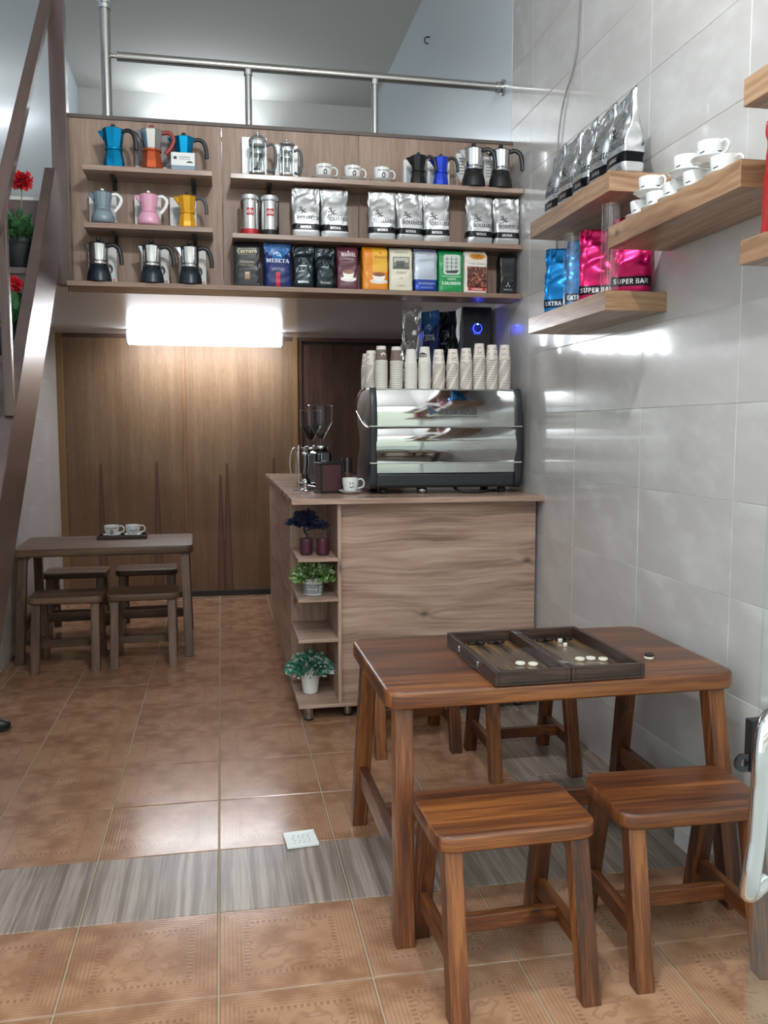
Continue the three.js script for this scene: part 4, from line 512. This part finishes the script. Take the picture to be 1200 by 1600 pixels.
B.cream = print(256, 448, (x, w, h) => { x.fillStyle = '#ddd9c4'; x.fillRect(0, 0, w, h); txt(x, 'Jamaica', 128, 62, 'italic 40px serif', '#55534a'); x.fillStyle = '#77786f'; x.fillRect(36, 96, 184, 128); x.fillStyle = '#b4b4a6'; x.fillRect(48, 106, 160, 46); x.fillStyle = '#4c4f4c'; x.fillRect(74, 138, 92, 60); x.fillRect(40, 200, 176, 16); txt(x, 'TYPE 3', 128, 272, 'bold 30px serif', '#6a675c'); x.fillStyle = '#6a675c'; x.fillRect(112, 312, 32, 5); txt(x, 'CAFFE', 128, 402, '24px serif', '#6a675c'); });
B.silverBlue = print(256, 448, (x, w, h) => { x.fillStyle = '#b9c3cf'; x.fillRect(0, 0, w, h); x.fillStyle = '#20409a'; x.fillRect(0, 322, w, 126); x.fillStyle = '#2b4ea6'; x.fillRect(0, 20, w, 10); txt(x, 'CAFFE', 170, 84, '30px sans-serif', '#b46a6a'); txt(x, 'DECAFFEINATO', 138, 372, '28px sans-serif', '#c9d6f2', 190); txt(x, 'gusto & aroma', 138, 412, 'italic 22px sans-serif', '#9fb2de'); }, { metalness: 0.35 });
B.green = print(256, 448, (x, w, h) => { x.fillStyle = '#16934f'; x.fillRect(0, 0, w, h); x.fillStyle = '#c6d0c8'; x.beginPath(); x.roundRect(50, 46, 178, 214, 30); x.fill(); x.strokeStyle = '#2e3632'; x.lineWidth = 5; for (let k = 0; k < 3; k++) { const cx = 90 + k * 46; x.beginPath(); x.moveTo(cx, 70); x.lineTo(cx, 226); x.stroke(); for (let j = 0; j < 3; j++) { x.beginPath(); x.moveTo(cx - 18, 92 + j * 40); x.quadraticCurveTo(cx, 108 + j * 40, cx + 18, 92 + j * 40); x.stroke(); } } x.fillStyle = '#2e3632'; x.beginPath(); x.moveTo(70, 222); x.lineTo(214, 210); x.lineTo(190, 244); x.lineTo(88, 244); x.fill(); x.fillStyle = '#bfe0cc'; x.fillRect(40, 276, 196, 6); txt(x, 'CAFFE', 138, 316, 'bold 30px sans-serif', '#d5e8db'); txt(x, 'S.SALVADOR', 136, 366, 'bold 42px sans-serif', '#eaf4ee', 200); });
B.brown = print(256, 448, (x, w, h) => { x.fillStyle = '#e3ddd4'; x.fillRect(0, 0, w, h); x.fillStyle = '#c98a2c'; x.beginPath(); x.ellipse(140, 62, 88, 34, 0, 0, 7); x.fill(); txt(x, 'Caffe', 140, 76, 'bold 40px serif', '#8c2c20'); txt(x, 'Gran Classico', 138, 146, 'italic 28px serif', '#6a4a3a', 190); x.fillStyle = '#5a3026'; x.fillRect(28, 170, 214, 220); const r = rng(6); for (let k = 0; k < 60; k++) { x.fillStyle = ['#8a5440', '#a86c50', '#3c1e18'][k % 3]; x.beginPath(); x.ellipse(40 + r() * 190, 182 + r() * 190, 8 + r() * 14, 6 + r() * 9, r() * 3, 0, 7); x.fill(); } x.fillStyle = '#c2313a'; x.fillRect(40, 388, 196, 34); txt(x, 'ESPRESSO', 138, 414, 'bold 26px sans-serif', '#f2e6e0'); });
B.blackPlain = print(128, 224, (x, w, h) => { x.fillStyle = '#101115'; x.fillRect(0, 0, w, h); x.strokeStyle = '#24262c'; x.lineWidth = 6; x.beginPath(); x.arc(64, 84, 34, 3.1, 6.3); x.stroke(); txt(x, 'MANUEL', 64, 204, 'bold 15px serif', '#b9bec4'); x.fillStyle = '#b9bec4'; x.fillRect(60, 160, 8, 16); x.fillRect(48, 176, 8, 8); x.fillRect(72, 176, 8, 8); });
B.redBag = print(256, 448, (x, w, h) => { x.fillStyle = '#b3161f'; x.fillRect(0, 0, w, h); x.fillStyle = '#e9e0d2'; x.beginPath(); x.ellipse(170, 330, 90, 100, 0, 0, 7); x.fill(); x.fillStyle = '#b98a4c'; x.beginPath(); x.ellipse(180, 320, 46, 30, 0, 0, 7); x.fill(); txt(x, 'CAFFE', 128, 130, 'bold 56px serif', '#f0e2c8'); });
{
  const GA = [1, 2, 3].map((s) => bagGeo(0.15, 0.262, 0.09, { seed: s, crumple: 0.005 }));
  const pl = ['nearest the two steel coffee tins', 'second from the two steel coffee tins', 'left of the middle three', 'centre of the middle three', 'right of the middle three', 'left of the pair by the tiled wall', 'right of the pair by the tiled wall'];
  [0.47, 0.625, 0.887, 1.04, 1.193, 1.44, 1.597].forEach((x, i) => single('coffee_bag', GA[i % 3], B.silver, 'silver foil coffee bag with black band, ' + pl[i], 'coffee bag', [x, gy.r2, -4.79], (i % 2 ? 0.05 : -0.06), 'silver bags on the gallery shelf'));
  const row = [['black coffee bag with gold lettering at the left end of the bottom row', B.black1, 0.155, 0.142, 0.236, 1], ['blue coffee bag with white lettering and a red stripe', B.meseta, 0.315, 0.145, 0.236, 0], ['shiny dark grey coffee bag right of the blue one', B.dark1, 0.454, 0.116, 0.228, 0], ['shiny dark grey coffee bag left of the maroon one', B.dark2, 0.572, 0.108, 0.222, 0], ['maroon coffee bag printed with a white cup', B.maroon, 0.693, 0.114, 0.234, 1], ['orange and yellow coffee bag printed with a cup', B.orange, 0.845, 0.142, 0.236, 1], ['cream coffee bag with a grey landscape picture', B.cream, 0.99, 0.13, 0.234, 1], ['silver coffee bag with a blue lower third', B.silverBlue, 1.128, 0.132, 0.235, 1], ['green coffee bag printed with a sailing ship', B.green, 1.272, 0.138, 0.232, 1], ['white coffee bag with a brown picture and red stripe', B.brown, 1.415, 0.136, 0.234, 1], ['narrow black coffee bag at the right end of the bottom row', B.blackPlain, 1.605, 0.096, 0.228, 1]];
  row.forEach(([label, m, x, w, h, brick], i) => single('coffee_bag', bagGeo(w, h, 0.085, { seed: 20 + i, crumple: 0.0035, brick }), m, label, 'coffee bag', [x, gy.bot, -4.79], (i % 2 ? 0.04 : -0.04)));
  const GB = [5, 6, 7].map((s) => bagGeo(0.155, 0.3, 0.1, { seed: s, crumple: 0.006, tip: 0.03 })); const pn = ['furthest back', 'second from the back', 'middle one of five', 'second nearest the door', 'nearest the door'];
  [-3.84, -3.675, -3.51, -3.345, -3.18].forEach((z, i) => single('coffee_bag', GB[i % 3], B.silverShiny, 'silver foil coffee bag on the upper wall shelf, ' + pn[i], 'coffee bag', [1.535, 2.457, z], -PI / 2 + 0.06 * (i % 2), 'silver bags on the wall shelf'));
  const GC = [8, 9].map((s) => bagGeo(0.15, 0.3, 0.08, { seed: s, crumple: 0.0075 }));
  [[B.blue, 1.545, -3.82, 'blue foil coffee bag at the far end of the wall shelf'], [B.blue, 1.57, -3.63, 'blue foil coffee bag next to the pink ones, behind a clear cylinder'], [B.pink, 1.55, -3.44, 'pink foil coffee bag between the two clear cylinders'], [B.pink, 1.59, -3.22, 'pink foil coffee bag at the near end behind the tall cylinder']].forEach(([m, x, z, l], i) => single('coffee_bag', GC[i % 2], m, l, 'coffee bag', [x, 2.024, z], -0.62 + 0.05 * i));
  const cyl = (h) => lathe([[0, 0.002], [0.034, 0.002], [0.035, 0.004], [0.035, h], [0.033, h], [0.033, 0.012], [0, 0.012]], 28);
  single('glass_cylinder', cyl(0.3), M.glass, 'shorter clear glass cylinder in front of a blue bag', 'glass cylinder', [1.475, 2.0245, -3.535]); single('glass_cylinder', cyl(0.33), M.glass, 'taller clear glass cylinder in front of a pink bag', 'glass cylinder', [1.475, 2.0245, -3.165]);
  single('glass_tumbler', cyl(0.09), M.glass, 'small clear tumbler at the far end of the blue bag shelf', 'glass', [1.6, 2.0245, -3.9]);
  single('coffee_bag', bagGeo(0.15, 0.3, 0.09, { seed: 14, crumple: 0.004 }), B.redBag, 'red coffee bag with white oval at the right edge of the picture', 'coffee bag', [1.525, 2.0243, -2.15], -0.3);
  // bags behind the machine
  [[1.17, 'crumpled silver bag behind the paper cups, leftmost', B.silverShiny, 1.0], [1.285, 'navy blue bag with white lettering behind the paper cups', B.meseta, 1.05], [1.39, 'dark foil bag leaning beside the speaker behind the paper cups', B.dark1, 0.9]].forEach(([x, l, m, t], i) => single('coffee_bag', bagGeo(0.15, i ? 0.41 : 0.43, 0.07, { seed: 40 + i, crumple: 0.009 }), m, l, 'coffee bag', [x, 1.82, -5.29], -t));
}
// ---------- tins, coffee presses, moka pots, boxes, cups ----------
{
  const tin = (label, x, c1) => { const t = thing('coffee_tin', label, 'tin', [x, gy.r2, -4.79]); part('can', lathe([[0, 0], [0.048, 0], [0.05, 0.004], [0.05, 0.03]], 32), std({ color: c1, roughness: 0.35, metalness: 0.3 }), t); const g = lathe([[0.05, 0.03], [0.0505, 0.032], [0.0505, 0.175], [0.047, 0.182]], 48); part('wall', g, M.steel, t); part('lid', lathe([[0.047, 0.182], [0.052, 0.184], [0.052, 0.206], [0.048, 0.21], [0, 0.21]], 32), std({ color: 0xc9cbcc, metalness: 0.9, roughness: 0.35 }), t);
    const lg = new THREE.CylinderGeometry(0.051, 0.051, 0.038, 12, 1, true, -0.38, 0.76); part('label_square', at(lg, 0, 0.118, 0), std({ roughness: 0.4, map: canvasTex(128, 128, (x, w, h) => { x.fillStyle = '#a8182a'; x.fillRect(0, 0, w, h); txt(x, 'illy', 64, 88, 'italic bold 76px serif', '#f2ecea'); }) }), t); };
  tin('steel coffee tin with a red base band and red square logo', 0.172, 0xb0202c); tin('steel coffee tin with a black base band and red square logo', 0.277, 0x1b1c1e);
  const clear = phys({ color: 0xf0f4f5, transmission: 1, roughness: 0.02, thickness: 0, ior: 1.45 });
  const press = (label, x, h, r, domed, hasDark) => { const p = thing('coffee_press', label, 'coffee press', [x, gy.r1, -4.775]); part('beaker', lathe([[0, 0.012], [r * 0.95, 0.012], [r, 0.02], [r, h * 0.78]], 28), clear, p); part('base_ring', lathe([[0, 0], [r * 1.06, 0], [r * 1.06, 0.022], [r * 1.01, 0.024], [0, 0.011]], 28), M.chrome, p); part('top_band', lathe([[r * 1.01, h * 0.68], [r * 1.05, h * 0.68], [r * 1.05, h * 0.76], [r * 1.01, h * 0.76]], 28), M.chrome, p);
    for (let k = 0; k < 4; k++) { const a = k * PI / 2 + 0.6; part('strut', rod([Math.cos(a) * r * 1.04, 0.01, Math.sin(a) * r * 1.04], [Math.cos(a) * r * 1.04, h * 0.72, Math.sin(a) * r * 1.04], 0.003, 6), M.chrome, p); }
    const l = part('lid', domed ? lathe([[0, h * 0.92], [r * 0.5, h * 0.9], [r * 0.95, h * 0.83], [r * 1.1, h * 0.775], [r * 1.05, h * 0.765], [0, h * 0.77]], 28) : lathe([[0, h * 0.88], [r * 0.9, h * 0.88], [r * 1.15, h * 0.86], [r * 1.15, h * 0.83], [r * 0.8, h * 0.79], [0, h * 0.77]], 28), M.chrome, p); part('knob', merge([rod([0, h * 0.88, 0], [0, h * 0.94, 0], 0.004, 8), at(new THREE.SphereGeometry(0.0095, 14, 10), 0, h * 0.965, 0)]), M.chrome, l);
    part('plunger', merge([rod([0, 0.06, 0], [0, h * 0.78, 0], 0.003, 8), at(new THREE.CylinderGeometry(r * 0.92, r * 0.92, 0.01, 24), 0, h * 0.5, 0)]), M.steel, p); if (hasDark) part('scoop', merge([rod([-0.01, 0.03, 0.01], [0.02, h * 0.55, 0.0], 0.006, 8), at(new THREE.SphereGeometry(0.022, 12, 8).scale(1, 0.5, 1), -0.01, 0.035, 0.01)]), M.black, p);
    part('handle', tube([[r * 1.03, h * 0.7, 0], [r * 1.7, h * 0.74, 0], [r * 2.05, h * 0.6, 0], [r * 2.0, h * 0.25, 0], [r * 1.6, h * 0.14, 0], [r * 1.03, h * 0.16, 0]], 0.0075, 24, 8), std({ color: 0x4c5256, roughness: 0.4 }), p); };
  press('larger glass coffee press with a domed chrome lid', 0.218, 0.235, 0.045, true, true); press('smaller glass coffee press with a flat flared chrome lid', 0.372, 0.205, 0.037, false, false);
  // moka pots
  const C = (c, metal = 0.85, rough = 0.25) => std({ color: c, metalness: metal, roughness: rough }), blackPl = M.black, whitePl = M.white, alu = C(0xc9c8c6, 1, 0.22);
  function moka(label, pos, H, { base, top, knob = blackPl, handle = blackPl, style = 'octo', loop = 'down', turn = 0, slim = 1 }) {
    const p = thing('moka_pot', label, 'moka pot', pos, turn), s = slim, F = style === 'octo' ? (pts) => flat(lathe(pts, 8).rotateY(PI / 8)) : style === 'belly' ? (pts) => flat(lathe(pts, 14)) : (pts) => lathe(pts, 32);
    const rb = 0.255 * H * s, rw = 0.2 * H * s, rt = 0.265 * H * s; let b, t;
    if (style === 'belly') { b = lathe([[0, 0], [rb * 1.05, 0], [rb * 1.22, 0.08 * H], [rb * 1.2, 0.2 * H], [rb * 0.98, 0.34 * H], [rw * 1.12, 0.4 * H], [0, 0.4 * H]], 32); } else if (style === 'cone') b = lathe([[0, 0], [rb * 1.12, 0], [rb * 1.12, 0.015 * H], [rb * 1.02, 0.2 * H], [rw * 1.02, 0.4 * H], [0, 0.4 * H]], 32); else b = F([[0, 0], [rb, 0], [rb * 1.02, 0.03 * H], [rb * 0.98, 0.16 * H], [rw, 0.4 * H], [0, 0.4 * H]]);
    part('boiler', b, base, p); part('waist_ring', lathe([[rw * 0.9, 0.39 * H], [rw * 1.1, 0.4 * H], [rw * 1.1, 0.45 * H], [rw * 0.9, 0.46 * H]], 32), style === 'cone' ? top : base, p);
    if (style === 'cone') t = lathe([[0, 0.44 * H], [rw * 0.98, 0.44 * H], [rw * 1.06, 0.5 * H], [rw * 1.1, 0.86 * H], [rw * 1.14, 0.87 * H], [0, 0.87 * H]], 32); else t = F([[0, 0.44 * H], [rw * 0.96, 0.44 * H], [rw * 1.04, 0.52 * H], [rt, 0.86 * H], [rt * 1.02, 0.88 * H], [0, 0.88 * H]]);
    const tp = part('upper_body', t, top, p); const R2 = style === 'cone' ? rw * 1.1 : rt;
    const sp = new THREE.Shape(); sp.moveTo(0, 0); sp.lineTo(-0.13 * H, 0.2 * H); sp.lineTo(-0.1 * H, 0.21 * H); sp.lineTo(0.03 * H, 0.2 * H); sp.lineTo(0, 0); const sg = new THREE.ExtrudeGeometry(sp, { depth: 0.1 * H, bevelEnabled: true, bevelSize: 0.004, bevelThickness: 0.01, bevelSegments: 1 }); { const q = sg.attributes.position; for (let i = 0; i < q.count; i++) { const f = 1 - 0.75 * clamp(-q.getX(i) / (0.13 * H)); q.setZ(i, (q.getZ(i) - 0.05 * H) * f); } sg.computeVertexNormals(); } part('spout', at(sg, -R2 * 0.9, 0.655 * H, 0), top, tp);
    const l = part('lid', style === 'cone' ? lathe([[R2 * 1.05, 0.87 * H], [R2 * 0.8, 0.9 * H], [0, 0.93 * H]], 28) : F([[R2 * 1.04, 0.88 * H], [R2 * 0.6, 0.93 * H], [0, 0.95 * H]]), style === 'cone' ? blackPl : top, p); part('knob', lathe([[0, 0.93 * H], [0.035 * H, 0.93 * H], [0.045 * H, 0.965 * H], [0.055 * H, 1.0 * H], [0.03 * H, 1.02 * H], [0, 1.02 * H]], 16), knob, l);
    const hx = R2; const path = loop === 'loop' ? [[hx * 0.9, 0.85 * H, 0], [hx + 0.12 * H, 0.87 * H, 0], [hx + 0.24 * H, 0.75 * H, 0], [hx + 0.2 * H, 0.58 * H, 0], [hx + 0.05 * H, 0.38 * H, 0]] : [[hx * 0.9, 0.84 * H, 0], [hx + 0.1 * H, 0.87 * H, 0], [hx + 0.22 * H, 0.8 * H, 0], [hx + 0.28 * H, 0.6 * H, 0], [hx + 0.29 * H, 0.42 * H, 0]];
    const hg = tube(path, 0.05 * H, 22, 8); hg.scale(1, 1, 0.75); part('handle', hg, handle, p); return p;
  }
  const Z1 = -4.77;
  const azure = C(0x0c92c6, 0.85, 0.22), copper = C(0xb5532e, 0.6, 0.3), grey = C(0x7f8f98, 0.15, 0.4), pink = C(0xe0a5bd, 0.1, 0.35), yellow = C(0xd39a10, 0.2, 0.3), royal = C(0x1c3fc4, 0.3, 0.3), slate = C(0x1c2730, 0.3, 0.35), rosewood = std({ color: 0x8d2b26, roughness: 0.4 });
  moka('large azure blue moka pot at the left end of the top short shelf', [-0.515, gy.l1, Z1], 0.215, { base: azure, top: azure, slim: 0.95, turn: -0.25 });
  moka('moka pot with a copper coloured base and a red handle', [-0.325, gy.l1, Z1 + 0.005], 0.22, { base: copper, top: alu, knob: rosewood, handle: rosewood, loop: 'loop' });
  moka('azure blue moka pot standing behind a small white carton', [-0.165, gy.l1, Z1 - 0.055], 0.212, { base: azure, top: azure });
  moka('grey moka pot with a white handle and knob', [-0.578, gy.l2, Z1], 0.178, { base: grey, top: grey, knob: whitePl, handle: whitePl, style: 'belly', loop: 'loop', slim: 1.05 }); moka('pale pink moka pot with a white handle and knob', [-0.348, gy.l2, Z1], 0.178, { base: pink, top: pink, knob: whitePl, handle: whitePl, style: 'belly', loop: 'loop', slim: 1.05 });
  moka('mustard yellow moka pot with a black knob', [-0.153, gy.l2, Z1], 0.18, { base: yellow, top: yellow, handle: std({ color: 0x3a3d40, roughness: 0.4 }) });
  [[-0.605, 'at the left end of the bottom shelf'], [-0.34, 'in the middle below the pink pot'], [-0.145, 'below the yellow pot']].forEach(([x, l]) => moka('steel moka pot with a dark slate base, ' + l, [x, gy.bot, Z1], 0.222, { base: slate, top: M.chrome, style: 'cone' }));
  moka('small black moka pot beside the blue one', [1.088, gy.r1, Z1], 0.172, { base: C(0x1a1a1c, 0.3, 0.35), top: C(0x1a1a1c, 0.3, 0.35), turn: -0.4 }); moka('royal blue moka pot on the wide shelf', [1.215, gy.r1, Z1], 0.17, { base: royal, top: royal, turn: -0.4 });
  [[1.402, 'left of the corner pair'], [1.558, 'right of the corner pair']].forEach(([x, l]) => moka('tall steel moka pot with black base, ' + l, [x, gy.r1, Z1], 0.238, { base: blackPl, top: M.chrome, style: 'cone', turn: -0.3 }));
  // cartons behind the pots
  const carton = (kind) => std({ roughness: 0.5, map: canvasTex(192, 256, (x, w, h) => { x.fillStyle = kind === 'grey' ? '#6a6664' : '#dedfdd'; x.fillRect(0, 0, w, h); if (kind === 'pot') { x.fillStyle = '#a9b2b8'; x.fillRect(24, 70, 60, 130); x.fillStyle = '#2b2c30'; x.beginPath(); x.ellipse(140, 150, 26, 34, 0, 0, 7); x.fill(); x.fillStyle = '#dedfdd'; x.beginPath(); x.ellipse(136, 160, 15, 24, 0, 0, 7); x.fill(); x.fillStyle = '#a32330'; x.fillRect(132, 204, 60, 46); txt(x, 'MOKA', 96, 40, 'bold 32px sans-serif', '#70757a'); } else if (kind === 'grey') { x.fillStyle = '#d8d2c8'; x.fillRect(0, 200, w, 56); x.fillStyle = '#8a8482'; x.fillRect(20, 20, 150, 150); } else if (kind === 'warm') { x.fillStyle = '#c9b9a8'; x.fillRect(0, 170, w, 86); x.fillStyle = '#a9776a'; x.fillRect(20, 190, 80, 50); x.fillStyle = '#8a8a88'; for (let k = 0; k < 6; k++) x.fillRect(18, 30 + k * 20, 110, 6); } else if (kind === 'red') { x.fillStyle = '#b22a38'; txt(x, 'nuova', 130, 232, 'italic bold 40px serif', '#b22a38', 100); x.fillStyle = '#2b2c30'; x.beginPath(); x.ellipse(140, 150, 26, 30, 0, 0, 7); x.fill(); x.fillStyle = '#dedfdd'; x.beginPath(); x.ellipse(134, 160, 18, 22, 0, 0, 7); x.fill(); } else { x.fillStyle = '#2e3236'; x.fillRect(20, 60, 26, 44); txt(x, 'moka', 110, 78, 'bold 34px sans-serif', '#6a7075'); x.fillStyle = '#6a7075'; x.fillRect(66, 94, 90, 8); x.fillStyle = '#2e3236'; x.beginPath(); x.arc(150, 150, 26, 3.1, 6.3); x.fill(); x.fillStyle = '#7d8ea0'; x.fillRect(0, 190, w, 66); } }) });
  const K = { pot: carton('pot'), grey: carton('grey'), warm: carton('warm'), red: carton('red'), mini: carton('mini'), plain: M.white };
  const bx = (label, x, y, w, h, kind, z = -4.895, d = 0.044) => { const g = rbox(w, h, d, 0.002); const p = g.attributes.position, uv = g.attributes.uv; for (let i = 0; i < p.count; i++) uv.setXY(i, p.getX(i) / w + 0.5, p.getY(i) / h + 0.5); single('carton', at(g, 0, h / 2, 0), K[kind], label, 'box', [x, y, z]); };
  bx('grey printed carton behind the copper based moka pot', -0.325, gy.l1, 0.19, 0.225, 'grey'); bx('small white carton in front of the azure moka pot', -0.168, gy.l1, 0.12, 0.088, 'mini', -4.745, 0.03);
  [[-0.59, 'grey'], [-0.36, 'pale pink'], [-0.178, 'yellow']].forEach(([x, n]) => bx(`white printed carton behind the ${n} moka pot`, x, gy.l2, 0.138, 0.18, 'pot')); [[-0.6, 'left end'], [-0.33, 'middle'], [-0.135, 'third']].forEach(([x, n]) => bx(`white carton with red script behind the ${n} steel moka pot below`, x, gy.bot, 0.145, 0.214, 'red'));
  bx('white carton behind the larger coffee press', 0.205, gy.r1, 0.135, 0.235, 'plain'); bx('white carton behind the smaller coffee press', 0.375, gy.r1, 0.125, 0.205, 'plain'); bx('white carton behind the small black moka pot', 1.09, gy.r1, 0.125, 0.165, 'pot'); bx('white carton behind the royal blue moka pot', 1.228, gy.r1, 0.13, 0.165, 'pot');
  bx('tall carton behind the left one of the tall steel moka pots', 1.405, gy.r1, 0.15, 0.215, 'warm', -4.892, 0.05); bx('tall carton behind the right one of the tall steel moka pots', 1.565, gy.r1, 0.15, 0.205, 'warm', -4.892, 0.05);
  [[0.57, 'nearest the coffee presses'], [0.727, 'in the middle of the three'], [0.888, 'nearest the black moka pot']].forEach(([x, l]) => { saucer('white saucer on the gallery shelf, ' + l, 0.073, [x, gy.r1, -4.79]); cup('white cup with a printed emblem on the gallery shelf, ' + l, cupMats.mask, 0.046, 0.076, [x, gy.r1 + 0.0072, -4.79], 0.1); });
  // cups stacked on the wall shelf
  const y0 = 2.2502, X = 1.505, hC = 0.06; const bot = [[-2.975, 'far end, first of the bottom row'], [-2.857, 'second of the bottom row from the far end'], [-2.739, 'middle of the bottom row'], [-2.612, 'fourth of the bottom row from the far end'], [-2.455, 'near end, last of the bottom row']];
  const set = (z, y, l) => { saucer('white saucer on the cup shelf, ' + l, 0.058, [X, y, z]); cup('white espresso cup on the cup shelf, ' + l, cupMats.bar, 0.042, hC, [X, y + 0.0072, z], -1.25); };
  for (const [z, l] of bot) set(z, y0, l); const y1 = y0 + 0.0072 + hC; set(-2.916, y1, 'upper one above the far pair'); set(-2.676, y1, 'upper one above the middle pair'); set(-2.534, y1, 'upper one above the near pair');
}

renderer.render(scene, camera);
